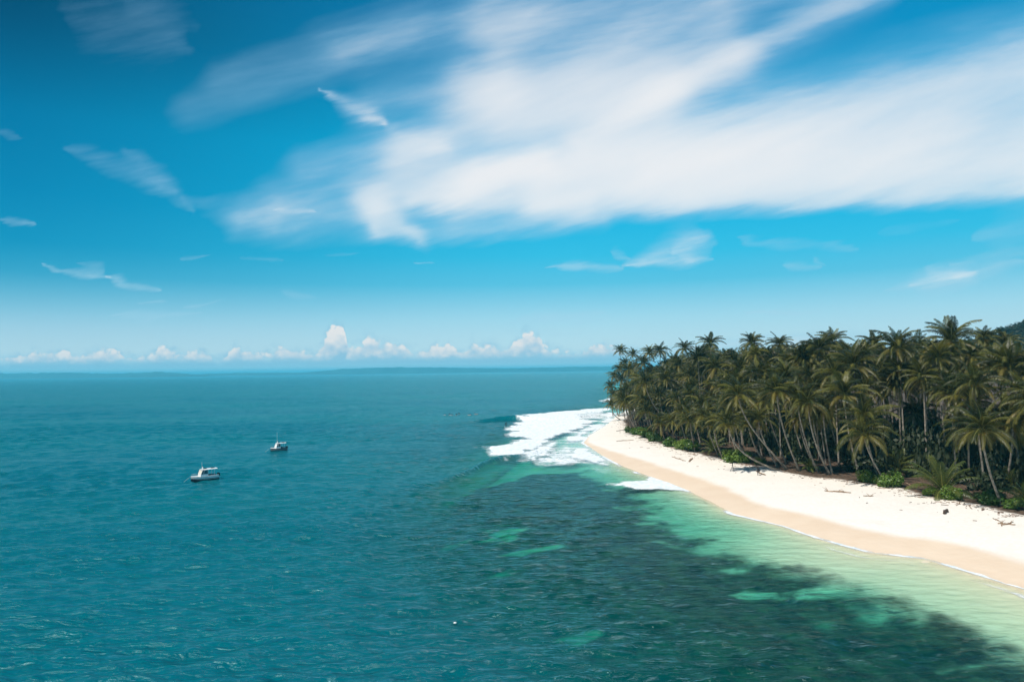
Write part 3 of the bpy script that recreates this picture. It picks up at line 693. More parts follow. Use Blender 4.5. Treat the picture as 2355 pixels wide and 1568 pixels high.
for (cu, cv), dist, lab, sc in tall:
    top = AT(cu, cv, dist); x, y = top.x+R0.uniform(.5, 3.5), dist+R0.uniform(1, 4)
    palm((x, y, gz(x, y)-.1), top, lab, GB, 200+k_, 32, sc, .18, .5, True, (R0.uniform(-.12, .12), R0.uniform(-.12, .12)), 0); k_ += 1
# ---- the rest of the grove
sky_u = [1380,1395,1420,1440,1470,1500,1560,1600,1640,1690,1730,1770,1800,1850,1890,1940,1990,2040,2090,2140,2185,2240,2300,2360,2500]
sky_v = [880,850,832,828,818,814,812,805,795,802,790,798,795,790,775,795,790,785,780,785,785,790,800,805,810]
def horizon_v(u): return 851.7-(u-CX)*.0130
def project(p):
    d = Vector(p)-Vector((0, 0, H)); w = d.dot(Fv)
    return CX+d.dot(Rv)/w*FPX, CY-d.dot(Uv)/w*FPX
cand = []
tries = rng.random((26000, 2))
cx_ = 20+tries[:, 0]*480; cy_ = 60+tries[:, 1]*420
ds = sdf(cx_, cy_, vegp); R1 = random.Random(42)
ok = (ds > 1.0) & (cy_ > 70) & (cx_/cy_ < .84)
for x, y, d in zip(cx_[ok], cy_[ok], ds[ok]):
    if d > 75: continue
    md = 3.1 if d < 22 else 4.2
    if any((x-a)**2+(y-b_)**2 < md*md for a, b_ in palms+[(c[0], c[1]) for c in cand]): continue
    cand.append((x, y, d))
fill = []
YP = [(G(u_, v_, 2.0), r_) for u_, v_, r_ in ((2168,1136,8.5),(2066,1088,4),(2362,1166,5),(1862,1082,3),(1838,1052,3),(2051,1122,4),(1640,1038,3))]
for x, y, d in cand:
    if any((x+1.5-q[0])**2+(y+1.5-q[1])**2 < r_*r_ for q, r_ in YP): continue
    g = gz(x, y); hgt_ = R1.uniform(8.5, 13) if d < 7 else (R1.uniform(9, 18) if d < 18 else R1.uniform(13, 25))
    if d < 5: hgt_ = R1.uniform(6.5, 12)
    lean = (R1.uniform(1.5, 5) if d < 12 else R1.uniform(0, 2)); tx, ty = x-lean*R1.uniform(.6, 1), y-lean*R1.uniform(0, .7); tz = g+hgt_
    u, v = project((tx, ty, tz)); vmin = np.interp(u, sky_u, sky_v)+24*150/max(y, 60)
    if v < vmin: tz = AT(u, vmin+R1.uniform(0, 26), ty).z
    if tz-g < 5: continue
    if u < 1396+900/max(ty,100)*6: continue
    near_hero = any(abs(c[1]-y) < 60 and c[1] > y-2 and abs(project(c)[0]-u) < 22 and abs(project(c)[1]-project((tx, ty, tz))[1]) < 22 for c in crowns_at[:56])
    if near_hero and R1.random() < .8: continue
    fill.append((x, y, g, tx, ty, tz, d, u))
def score(f): return -(f[1]+f[6]*2.2)
fill.sort(key=score, reverse=True)
print('fill palms', len(fill), 'named', len(palms))
REFS = [((2185,785),'tallest clear standing palm'),((2062,800),'second highest dark palm'),((1883,803),'tall middle palm'),((1728,790),'spiky skyline palm'),((1632,790),'left skyline palm'),
 ((1574,801),'small skyline palm near the point'),((1493,812),'pointed skyline palm near the point'),((1645,845),'star shaped crown'),((1963,840),'big yellow ribbed crown'),((1768,865),'yellow drooping crown'),
 ((2321,842),'big crown at the right edge'),((2237,923),'dense dark crown'),((1940,908),'widest front crown'),((2060,884),'bright yellow fronded palm'),((1832,912),'gently bowed palm'),((1696,908),'long straight leaning trunk'),
 ((1672,975),'lowest leaning palm'),((1483,879),'long slanting trunk'),((1429,872),'seaward leaning palm'),((1531,874),'yellow palm beside the slanting trunk'),((1572,944),'low palm above the long shrub'),((1519,972),'squat palm over the shrubs'),
 ((2104,952),'dark low palm'),((2256,988),'leaning palm nearest the beach'),((2328,972),'broad crown at the right edge'),((1591,866),'dark drooping crown'),((1480,835),'rounded crown over the narrow beach')]
LAB = {0: ('low palm leaning from the shaded edge of the beach', 'low palms at the shaded edge'), 1: ('mid height palm crowded in the shaded front of the grove', 'mid height palms in the front of the grove'), 2: ('palm crown packed into the unbroken canopy of the grove', 'palm crowns in the unbroken canopy')}
ind = [f for f in fill if f[7] < 2430][:234]; rest = [f for f in fill if f not in ind]
for i, (x, y, g, tx, ty, tz, d, u) in enumerate(ind):
    c_ = 0 if d < 7 else (1 if d < 18 else 2)
    uu_, vv_ = project((tx, ty, tz)); (ru_, rv_), rn_ = min(REFS, key=lambda q: math.hypot(q[0][0]-uu_, (q[0][1]-vv_)*1.3))
    a_ = int(((math.degrees(math.atan2(rv_-vv_, uu_-ru_))+360+22.5) % 360)//45); dd_ = math.hypot(ru_-uu_, rv_-vv_)
    dirw = ['right of', 'above right of', 'above', 'above left of', 'left of', 'below left of', 'below', 'below right of'][a_]
    lab_ = ('low ', 'mid height ', '')[c_]+'palm crown '+('close ' if dd_ < 26 else ('just ' if dd_ < 55 else 'well '))+dirw+' the '+rn_
    palm((x, y, g-.1), (tx, ty, tz), lab_, LAB[c_][1], 1000+i, 30, R1.uniform(.72, 1.02), R1.uniform(.14, .18), R1.uniform(.3, .6), i < 60, (R1.uniform(-.15, .15), R1.uniform(-.15, .15)), 0)
# remaining palms inland: one mass
def merge(name, items, mats):
    Vs = []; Fs4 = []; Fs3 = []; m4 = []; m3 = []; b = 0
    for me, M in items:
        n = len(me.vertices); co = np.empty(n*3, dtype=np.float32); me.vertices.foreach_get('co', co); co = co.reshape(-1, 3)
        Mn = np.array(M); co = co @ Mn[:3, :3].T + Mn[:3, 3]; Vs.append(co)
        lt = np.empty(len(me.polygons), dtype=np.int32); me.polygons.foreach_get('loop_total', lt); ls = np.empty(len(me.polygons), dtype=np.int32); me.polygons.foreach_get('loop_start', ls)
        vi = np.empty(len(me.loops), dtype=np.int32); me.loops.foreach_get('vertex_index', vi); mi = np.empty(len(me.polygons), dtype=np.int32); me.polygons.foreach_get('material_index', mi)
        base = [mats.index(x) for x in me.materials]
        mi = np.array(base, dtype=np.int32)[mi]
        k4 = lt == 4; k3 = lt == 3
        Fs4.append(vi[ls[k4][:, None]+np.arange(4)]+b); m4.append(mi[k4])
        if k3.any(): Fs3.append(vi[ls[k3][:, None]+np.arange(3)]+b); m3.append(mi[k3])
        b += n
    Fl = [np.concatenate(Fs4)]+([np.concatenate(Fs3)] if Fs3 else [])
    out = mesh_np(name, np.concatenate(Vs), Fl)
    for x in mats: out.materials.append(x)
    out.polygons.foreach_set('material_index', np.concatenate(m4+m3)); return out
R2 = random.Random(77); small = [joined_crown(R2, 9) for _ in range(3)]
items = []
far_pts = [(f[0], f[1], f[2], f[5]) for f in rest][:260]
for (x, y, g, tz) in far_pts:
    items.append((small[R2.randrange(3)], Matrix.Translation((x, y, tz)) @ Matrix.Rotation(R2.random()*6.28, 4, 'Z') @ Matrix.Scale(R2.uniform(.9, 1.1), 4)))
    items.append((trunk_mesh(Vector((0, 0, tz-g)), .2, R2), Matrix.Translation((x, y, g))))
if items: tag(link('palm_forest', merge('palm_forest', items, [rach_mat, frond_mat, old_lit_mat, trunk_mat])), kind='stuff')

# ---- young palms sprouting from the ground
def young(u, v, rad_px, label, seed, lift=.6):
    x, y = G(u, v, 2.0); z = gz(x, y); r = random.Random(seed); sc = rad_px/FPX*y/3.3
    root = bpy.data.objects.new('young_palm', None); col.objects.link(root); root.location = (x, y, z); tag(root, label, 'young palm', 'young palms sprouting under the grove')
    link('trunk', tube_mesh('trunk', [Vector((0, 0, -.3)), Vector((0, 0, lift*.5)), Vector((0, 0, lift))], [.16, .15, .1], 8, trunk_mat), root)
    az = r.random()*6
    for k in range(18):
        az += 2.4; link('frond', YF[min(4, int(k/18*5.3))], root, (0, 0, lift-.1), (r.uniform(-.1, .1), 0, az), (sc*r.uniform(.9, 1.1),)*3)
young(2168,1138,74,'big young palm sprouting arched fronds above the second shrub from the right',1)
young(2066,1088,42,'young palm behind the round bright shrub',2)
young(2362,1166,52,'young palm with yellow tips cut by the right edge of the picture',3)
young(1862,1082,24,'little young palm between the bowed trunks at the beach edge',4)
young(1838,1052,40,'young palm in the shade behind the bowed trunks',5)
young(1640,1038,32,'young palm right of the long shrub',6)
young(1500,1003,26,'young palm drooping between the shrubs near the point',7)
young(1935,1058,34,'young palm in deep shade behind the thin palm',8)
young(2015,1072,30,'young palm in deep shade left of the round shrub',9)
young(2210,1095,34,'young palm in the shade behind the stout palm',10)
young(2320,1128,40,'young palm in the shade near the right edge',11)

# ------------------------------------------------------------------ shrubs and undergrowth
def leafball(r, n, rad, leaf=.16, flat=.75, lobes=5):
    cs = [(Vector((r.uniform(-.55, .55), r.uniform(-.45, .45), r.uniform(.15, .75)*flat)), r.uniform(.32, .5)) for _ in range(lobes)]
    V = []; F = []
    for k in range(n):
        c, q = cs[r.randrange(lobes)]; d = Vector((r.gauss(0, 1), r.gauss(0, 1), r.gauss(.2, 1))).normalized()
        p = (c+d*q*(r.random()**.3))*rad
        if p.z < 0: p.z = abs(p.z)*.3
        nrm = (d+Vector((r.gauss(0, .5), r.gauss(0, .5), .5+r.gauss(0, .3)))).normalized(); a = nrm.orthogonal().normalized(); a = (Matrix.Rotation(r.random()*6.28, 3, nrm) @ a); b_ = nrm.cross(a); s_ = leaf*r.uniform(.6, 1.3)
        i = len(V); V += [tuple(p-a*s_), tuple(p+b_*s_*.55), tuple(p+a*s_), tuple(p-b_*s_*.55)]; F.append((i, i+1, i+2, i+3))
    return np.array(V), np.array(F)
rs_ = random.Random(8)
def shrub_mesh(mat, n, rad, **k):
    V, F = leafball(rs_, n, rad, **k); return mesh_np('foliage', V, F, mat, False)
SH = [shrub_mesh(shrub_mat, 1300, 1.0, leaf=.085, lobes=8, flat=.95) for _ in range(4)]
STEM = tube_mesh('stem', [Vector((0, 0, -.3)), Vector((.1, .05, .3)), Vector((0, .1, .7))], [.05, .04, .02], 5, trunk_mat)
shr = [(1449,990,11,'small bright shrub where the beach is narrowest'),(1462,996,14,'low green shrub second from the point'),(1480,1004,18,'green shrub third from the point'),(1500,1011,16,'green shrub fourth from the point'),
 (1545,1024,17,'left end of the long row of bright shrubs'),(1570,1032,19,'bright shrub in the middle of the long row'),(1592,1036,20,'bright shrub at the right end of the long row'),
 (1672,1053,17,'shrub left of the tripod'),(1692,1060,24,'broad bright shrub behind the tripod'),(1712,1062,20,'darker shrub behind and right of the tripod'),
 (1865,1084,9,'small shrub among the bowed trunks'),(1996,1110,20,'low dark shrub left of the round bright one'),(2018,1112,17,'little shrub touching the round bright one'),(2051,1122,27,'round bright green shrub standing out on the sand'),
 (2140,1141,15,'small shrub in front and left of the big young palm'),(2192,1151,22,'shrub in front and right of the big young palm'),(2262,1158,24,'dense shrub left of the trunk foot near the right edge'),(2288,1162,25,'dense shrub at the leaning trunk near the right edge'),(2335,1172,20,'shrub under the young palm at the right edge'),(1750,1066,13,'little shrub behind the standing person')]
for i, (u, v, rp, lab) in enumerate(shr):
    x, y = G(u, v, 1.9); y += rp/FPX*y*.5; x = x*(y/(y-rp/FPX*y*.5)); z = gz(x, y); sc = rp/FPX*y/.70
    root = bpy.data.objects.new('shrub', None); col.objects.link(root); root.location = (x, y, z); tag(root, lab, 'shrub', 'green shrubs at the edge of the sand')
    link('foliage', SH[i % 4], root, (0, 0, 0), (0, 0, i*1.7), (sc, sc, sc*.92)); link('stem', STEM, root, (0, 0, 0), (0, 0, i), (sc,)*3)
# dark undergrowth inside the grove
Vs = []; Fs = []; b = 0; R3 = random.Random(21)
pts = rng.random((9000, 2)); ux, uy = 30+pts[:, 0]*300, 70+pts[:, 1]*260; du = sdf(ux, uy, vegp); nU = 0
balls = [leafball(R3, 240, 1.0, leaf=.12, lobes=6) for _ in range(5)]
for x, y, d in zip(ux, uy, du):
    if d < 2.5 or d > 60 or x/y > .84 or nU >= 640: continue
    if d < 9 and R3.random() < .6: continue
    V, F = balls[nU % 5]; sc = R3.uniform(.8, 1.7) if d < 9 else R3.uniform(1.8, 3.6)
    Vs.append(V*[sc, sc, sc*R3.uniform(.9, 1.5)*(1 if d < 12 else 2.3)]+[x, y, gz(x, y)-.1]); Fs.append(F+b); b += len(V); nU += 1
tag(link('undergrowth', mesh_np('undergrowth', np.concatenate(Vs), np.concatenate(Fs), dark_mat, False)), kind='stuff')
# wooded hill behind on the right
Vs = []; Fs = []; b = 0; R4 = random.Random(31); balls = [leafball(R4, 170, 1.0, leaf=.17, lobes=7, flat=1.0) for _ in range(6)]; k = 0
pts = rng.random((5000, 2)); ux, uy = 250+pts[:, 0]*420, 380+pts[:, 1]*260; du = sdf(ux, uy, vegp)
for x, y, d in zip(ux, uy, du):
    if d < 10 or x/y > .85 or x/y < .45 or k >= 460: continue
    g = gz(x, y)
    if g < 12: continue
    V, F = balls[k % 6]; sc = R4.uniform(5, 9); Vs.append(V*[sc, sc, sc*.9]+[x, y, g+R4.uniform(0, 4)]); Fs.append(F+b); b += len(V); k += 1
if Vs: tag(link('hill_forest', mesh_np('hill_forest', np.concatenate(Vs), np.concatenate(Fs), dark_mat, False)), kind='stuff')

# ------------------------------------------------------------------ drift wood and litter on the sand
wood_mat = simple('drift_wood', (.30,.20,.13), .85, .35, 4, bump=.4); dwood_mat = simple('dark_drift_wood', (.07,.045,.035), .85, .3, 4)
def log(a, b_, th, label, mat=wood_mat, seed=0, branches=0, cat='driftwood'):
    r = random.Random(seed); A = Vector((*G(*a, 1.3), 0)); B = Vector((*G(*b_, 1.3), 0)); n = 9; pts = []
    for i in range(n):
        t = i/(n-1); p = A.lerp(B, t)+Vector((r.gauss(0, .05), r.gauss(0, .12), 0)); p.z = gz(p.x, p.y)+th*.6+abs(r.gauss(0, .04)); pts.append(p-A)
    root = link('driftwood', tube_mesh('driftwood', pts, [th*(.6+.5*math.sin(i/(n-1)*2.8+.2)) for i in range(n)], 7, mat), None, A); tag(root, label, cat)
    for k in range(branches):
        s_ = pts[r.randrange(1, n-1)]; e = s_+Vector((r.uniform(-.9, .9), r.uniform(-.8, .8), r.uniform(.1, .6)))
        link('branch', tube_mesh('branch', [s_, s_.lerp(e, .5)+Vector((0, 0, .1)), e], [th*.5, th*.35, th*.15], 5, mat), root)
    return root
log((1896,1132),(1957,1139),.10,'long branched driftwood pole lying alone on the middle of the sand',seed=1,branches=4)
log((2015,1131),(2057,1132),.05,'thin grey stick lying below the round bright shrub',seed=2)
log((1986,1147),(2008,1148),.08,'short brown driftwood piece below the thin grey stick',seed=3,branches=2)
log((2283,1198),(2296,1203),.06,'short crooked stick near the right edge of the sand',seed=4)
log((2293,1207),(2334,1212),.08,'tangled driftwood branches near the right edge of the sand',seed=5,branches=6)
log((2300,1212),(2330,1206),.06,'stick crossing the tangled driftwood near the right edge',seed=6,branches=2)
log((2170,1187),(2178,1181),.20,'short dark log stub alone on the white sand',dwood_mat,7)
log((1740,1088),(1759,1095),.11,'driftwood log lying in front of the standing person',seed=8)
log((1417,989),(1447,987),.10,'thin dark driftwood pole near the point, farthest on the beach',dwood_mat,9)
log((1417,1012),(1456,1012),.09,'thin driftwood pole on the sand below the farthest one',seed=10)
log((1584,1062),(1592,1056),.16,'pale short driftwood block in the line of litter',seed=11)
log((1545,1050),(1575,1060),.08,'driftwood stick in the line of litter below the long shrubs',seed=12,branches=2)
log((2200,1172),(2215,1160),.05,'thin twig leaning at the foot of the shrubs',seed=13)
log((2084,1122),(2098,1131),.09,'bleached branch right of the round shrub',seed=14,branches=1)
# small litter: a belt along the high tide line
Vs = []; Fs = []; b = 0; R5 = random.Random(51); k = 0
vl = veg
def along(t):
    f = t*(len(vl)-1); i = min(int(f), len(vl)-2); a, c = vl[i], vl[i+1]; return (a[0]+(c[0]-a[0])*(f-i), a[1]+(c[1]-a[1])*(f-i))
while k < 900:
    t = R5.random(); x, y = along(t); off = abs(R5.gauss(0, 1))*(1.3 if R5.random() < .82 else 4.5)
    if mnoise.noise(Vector((x*.16, y*.16, off*.3))) < -.12 and R5.random() < .75: continue
    x -= off; y -= off*.25; z = gz(x, y)+.03; L = R5.uniform(.10, .55)*(1 if R5.random() < .85 else 2); a = R5.uniform(-1.4, 1.4); w = R5.uniform(.018, .055)
    dx_, dy_ = math.cos(a)*L/2, math.sin(a)*L/2; nx_, ny_ = -math.sin(a)*w, math.cos(a)*w; h = w*1.3
    Vs += [(x-dx_-nx_, y-dy_-ny_, z), (x+dx_-nx_*.6, y+dy_-ny_*.6, z), (x+dx_+nx_*.6, y+dy_+ny_*.6, z), (x-dx_+nx_, y-dy_+ny_, z), (x-dx_, y-dy_, z+h), (x+dx_, y+dy_, z+h)]
    Fs += [(b, b+1, b+5, b+4), (b+3, b+4, b+5, b+2)]; b += 6; k += 1
tag(link('beach_litter', mesh_np('beach_litter', np.array(Vs), np.array(Fs), simple('litter', (.20,.12,.08), .9, .5, .8, coord='Object'), False)), kind='stuff')

# ------------------------------------------------------------------ people
skin_mat = simple('skin', (.34,.19,.12), .55, .1); black_mat = simple('black_wetsuit', (.012,.014,.02), .5, .2); dark_cloth = simple('dark_clothes', (.025,.022,.025), .8, .2); hair_mat = simple('hair', (.015,.01,.008), .6, .2)
white_mat = simple('white_gelcoat', (.80,.80,.78), .25, .03, 2, spec=.5); board_mat = simple('surfboard_white', (.75,.75,.72), .3, .05)
def skin_body(joints, edges, mat, name='body'):
    me = bpy.data.meshes.new('tmp'); me.from_pydata([j[:3] for j in joints], edges, []); o = bpy.data.objects.new('tmp', me); col.objects.link(o)
    o.modifiers.new('s', 'SKIN'); sl = me.skin_vertices[0] if me.skin_vertices else None
    if sl is None:
        bm = bmesh.new(); bm.from_mesh(me); bm.verts.layers.skin.verify(); bm.to_mesh(me); bm.free(); sl = me.skin_vertices[0]
    for i, j in enumerate(joints): sl.data[i].radius = (j[3], j[3] if len(j) < 5 else j[4]); sl.data[i].use_root = (i == 0)
    sb = o.modifiers.new('sub', 'SUBSURF'); sb.levels = 1; sb.render_levels = 1
    dg = bpy.context.evaluated_depsgraph_get(); res = bpy.data.meshes.new_from_object(o.evaluated_get(dg)); bpy.data.objects.remove(o)
    res.name = name; res.materials.clear(); res.materials.append(mat); return res
def humanoid(pose):
    J = pose; E = [(0, 1), (1, 2), (2, 3), (3, 4), (2, 5), (5, 6), (6, 7), (2, 8), (8, 9), (9, 10), (0, 11), (11, 12), (12, 13), (13, 14), (0, 15), (15, 16), (16, 17), (17, 18)]
    return J, E
stand = [(0,0,.93,.13,.10),(0,0,1.15,.12,.09),(0,.01,1.42,.12,.09),(0,.01,1.53,.05),(0,-.01,1.66,.10,.09),
 (.18,0,1.40,.055),(.27,-.03,1.14,.042),(.24,-.20,.98,.033),(-.18,0,1.40,.055),(-.28,-.02,1.14,.042),(-.24,-.20,.98,.033),
 (.10,0,.86,.085),(.12,-.02,.48,.060),(.12,.02,.09,.042),(.12,-.13,.04,.035),(-.10,0,.86,.085),(-.13,.02,.48,.060),(-.14,.06,.09,.042),(-.14,-.09,.04,.035)]
sit = [(0,0,.05,.13,.11),(0,-.02,.28,.12,.10),(0,-.04,.52,.13,.09),(0,-.04,.62,.05),(0,-.06,.76,.095,.09),
 (.18,-.04,.50,.055),(.25,-.14,.30,.042),(.16,-.30,.22,.034),(-.18,-.04,.50,.055),(-.25,-.14,.30,.042),(-.16,-.30,.22,.034),
 (.14,-.05,.03,.085),(.28,-.35,.0,.06),(.30,-.38,-.35,.045),(.30,-.48,-.45,.035),(-.14,-.05,.03,.085),(-.28,-.35,.0,.06),(-.30,-.38,-.35,.045),(-.30,-.48,-.45,.035)]
prone = [(0,.0,.10,.13,.10),(0,-.22,.16,.12,.10),(0,-.45,.30,.13,.09),(0,-.54,.38,.05),(0,-.63,.48,.095,.09),
 (.19,-.45,.28,.055),(.36,-.55,.10,.042),(.34,-.75,.02,.034),(-.19,-.45,.28,.055),(-.34,-.30,.10,.042),(-.36,-.12,.05,.034),
 (.10,.10,.10,.085),(.12,.48,.10,.06),(.12,.85,.12,.042),(.12,.98,.10,.035),(-.10,.10,.10,.085),(-.12,.48,.10,.06),(-.12,.85,.12,.042),(-.12,.98,.10,.035)]
crouch = [(0,.10,.62,.13,.11),(0,.02,.82,.12,.10),(0,-.10,1.04,.13,.09),(0,-.14,1.13,.05),(0,-.18,1.26,.095,.09),
 (.19,-.10,1.03,.055),(.42,-.12,.92,.042),(.62,-.14,1.02,.034),(-.19,-.10,1.03,.055),(-.40,-.16,.90,.042),(-.60,-.2,.95,.034),
 (.12,.08,.58,.085),(.24,-.18,.36,.06),(.24,.02,.08,.045),(.24,-.08,.03,.035),(-.12,.08,.58,.085),(-.26,-.16,.36,.06),(-.28,.04,.08,.045),(-.28,-.08,.03,.035)]
def hair_mesh(c):
    bm = bmesh.new(); bmesh.ops.create_uvsphere(bm, u_segments=10, v_segments=7, radius=.115, matrix=Matrix.Translation(c) @ Matrix.Diagonal((1, 1.05, .95, 1)))
    me = bpy.data.meshes.new('hair'); bm.to_mesh(me); bm.free(); me.materials.append(hair_mat); me.polygons.foreach_set('use_smooth', [True]*len(me.polygons)); return me
BODY = {k: {} for k in ('stand', 'sit', 'prone', 'crouch')}
def person(pose, loc, rz, mat, label, group=None, scale=1.0):
    J = dict(stand=stand, sit=sit, prone=prone, crouch=crouch)[pose]
    if mat.name not in BODY[pose]: BODY[pose][mat.name] = skin_body(*humanoid(J), mat)
    root = bpy.data.objects.new('person', None); col.objects.link(root); root.location = loc; root.rotation_euler = (0, 0, rz); root.scale = (scale,)*3
    tag(root, label, 'person', group); link('body', BODY[pose][mat.name], root)
    h = J[4]; link('hair', hair_mesh(Vector((h[0], h[1]+.03, h[2]+.045))), root); return root
def surfboard(loc, rz, label, rx=0):
    bm = bmesh.new(); n = 16; V = []
    for i in range(n+1):
        t = i/n*2-1; w = .27*max(0, 1-abs(t)**2.4)**.6; V.append((t*1.0, w, .05*abs(t)**3))
    top = [bm.verts.new((x, w, z+.03)) for x, w, z in V]+[bm.verts.new((x, -w, z+.03)) for x, w, z in V[::-1][1:-1]]
    f = bm.faces.new(top); e = bmesh.ops.extrude_face_region(bm, geom=[f]); bmesh.ops.translate(bm, verts=[v for v in e['geom'] if isinstance(v, bmesh.types.BMVert)], vec=(0, 0, -.06))
    me = bpy.data.meshes.new('surfboard'); bm.normal_update(); bm.to_mesh(me); bm.free(); me.materials.append(board_mat)
    return tag(link('surfboard', me, None, loc, (rx, 0, rz)), label, 'surfboard', 'surfboards out beyond the breaking wave')
def sea_at(u, v):
    x, y = G(u, v); return x, y
gs = 'surfers waiting beyond the breaking wave'
sf = [(1022.5,955.5,'prone',.5,black_mat,'surfer lying on a white board, farthest left of the waiting surfers'),(1033,955.5,'sit',.3,black_mat,'second surfer from the left, sitting upright on the water'),(1038.5,956,'sit',1.2,black_mat,'third surfer from the left, close beside the second'),
 (1049.5,956,'sit',-.6,black_mat,'fourth surfer from the left, sitting low in the water'),(1055,953.5,'sit',.2,black_mat,'fifth surfer from the left, sitting a little farther out'),(1079.5,956,'prone',1.1,skin_mat,'bare-backed surfer paddling left of the breaking wave'),(1094.5,954,'prone',-1.2,skin_mat,'surfer paddling nearest the crest of the breaking wave')]
for u, v, pose, rz, mat, lab in sf:
    x, y = G(u, v); person(pose, (x, y, .30), rz, mat, lab, gs, 1.15)
    surfboard((x, y, .26), rz+math.pi/2, 'white surfboard under the '+lab.split(',')[0])
x, y = G(1162.9, 981.5); person('crouch', (x, y, .22), .6, black_mat, 'surfer in a dark suit alone in the flat water in front of the wave', None, 1.2)
surfboard((x, y, .2), .8, 'surfboard under the lone surfer in front of the wave')
# person and tripod on the beach
x, y = G(1743, 1086, 1.9); z = gz(x, y); person('stand', (x, y, z), .4, dark_cloth, 'person in dark clothes standing on the sand at the edge of the palms', None, 1.08)
bg_ = bmesh.new(); bmesh.ops.create_cube(bg_, size=1, matrix=Matrix.Translation((0, 0, .0)) @ Matrix.Diagonal((.62, .26, .34, 1))); bmesh.ops.bevel(bg_, geom=bg_.edges[:], offset=.08, segments=2, affect='EDGES')
bmm = bpy.data.meshes.new('bag'); bg_.to_mesh(bmm); bg_.free(); bmm.materials.append(dark_cloth)
tag(link('bag', bmm, None, (x-.02, y-.30, z+.93), (0, .15, .2)), 'dark bag held at the waist of the person on the beach', 'bag')
x, y = G(1684, 1077, 1.9); z = gz(x, y)
tp = bpy.data.objects.new('camera_tripod', None); col.objects.link(tp); tp.location = (x, y, z); tag(tp, 'black tripod with camera and long lens standing on the sand', 'tripod')
for k in range(3):
    a = k*2.094+.5; link('leg', tube_mesh('leg', [Vector((0, 0, 1.25)), Vector((math.cos(a)*.22, math.sin(a)*.22, .6)), Vector((math.cos(a)*.45, math.sin(a)*.45, 0))], [.04, .032, .025], 6, black_mat), tp)
link('head', tube_mesh('head', [Vector((0, 0, 1.2)), Vector((0, 0, 1.33)), Vector((0, 0, 1.45))], [.06, .08, .05], 8, black_mat), tp)
cb = bmesh.new(); bmesh.ops.create_cube(cb, size=1, matrix=Matrix.Translation((0, 0, 1.55)) @ Matrix.Diagonal((.2, .18, .2, 1))); bmesh.ops.bevel(cb, geom=cb.edges[:], offset=.03, segments=2, affect='EDGES')
cbm = bpy.data.meshes.new('camera_body'); cb.to_mesh(cbm); cb.free(); cbm.materials.append(black_mat); link('camera_body', cbm, tp)
link('lens', tube_mesh('lens', [Vector((-.08, 0, 1.55)), Vector((-.3, -.02, 1.56)), Vector((-.31, -.02, 1.56)), Vector((-.58, -.04, 1.58))], [.055, .06, .08, .085], 10, black_mat), tp)

# ------------------------------------------------------------------ boats
navy = simple('navy_hull', (.012,.018,.035), .3, .15); glass = simple('tinted_glass', (.05,.10,.12), .08, .1, spec=.8); blackp = simple('black_plastic', (.015,.015,.017), .4, .1); grey = simple('grey_deck', (.45,.45,.44), .6, .1)
red = simple('red_light', (.5,.05,.04), .4, .05); rope_m = simple('rope', (.5,.48,.4), .8, .1); beige = simple('sunlit_beige_screen', (.70,.64,.52), .5, .05)
def quadmesh(name, V, F, mat, bevel=0, smooth=False):
    bm = bmesh.new(); vs_ = [bm.verts.new(v) for v in V]
    for f in F: bm.faces.new([vs_[i] for i in f])
    bmesh.ops.recalc_face_normals(bm, faces=bm.faces)
    if bevel: bmesh.ops.bevel(bm, geom=bm.edges[:], offset=bevel, segments=2, affect='EDGES')
    me = bpy.data.meshes.new(name); bm.to_mesh(me); bm.free(); me.materials.append(mat)
    if smooth: me.polygons.foreach_set('use_smooth', [True]*len(me.polygons))
    return me
def box(name, x0, x1, y0, y1, z0, z1, mat, bevel=.02):
    V = [(x, y, z) for x in (x0, x1) for y in (y0, y1) for z in (z0, z1)]
    return quadmesh(name, V, [(0,1,3,2),(4,6,7,5),(0,4,5,1),(2,3,7,6),(0,2,6,4),(1,5,7,3)], mat, bevel)
def hull_sections(L, W, zb, zt, n=14, bow_rise=.35):
    out = []
    for i in range(n):
        t = i/(n-1); x = -L/2+L*t; w = W/2*(1-max(0, (t-.55)/.45)**2.2)*(.94+.06*min(1, t*4)); sheer = bow_rise*max(0, t-.3)**1.6
        wb = w*.80*(1-max(0, (t-.6)/.4)*.6); keel = zb + max(0, t-.75)*1.3
        out.append((x, w, wb, zt+sheer, keel))
    return out
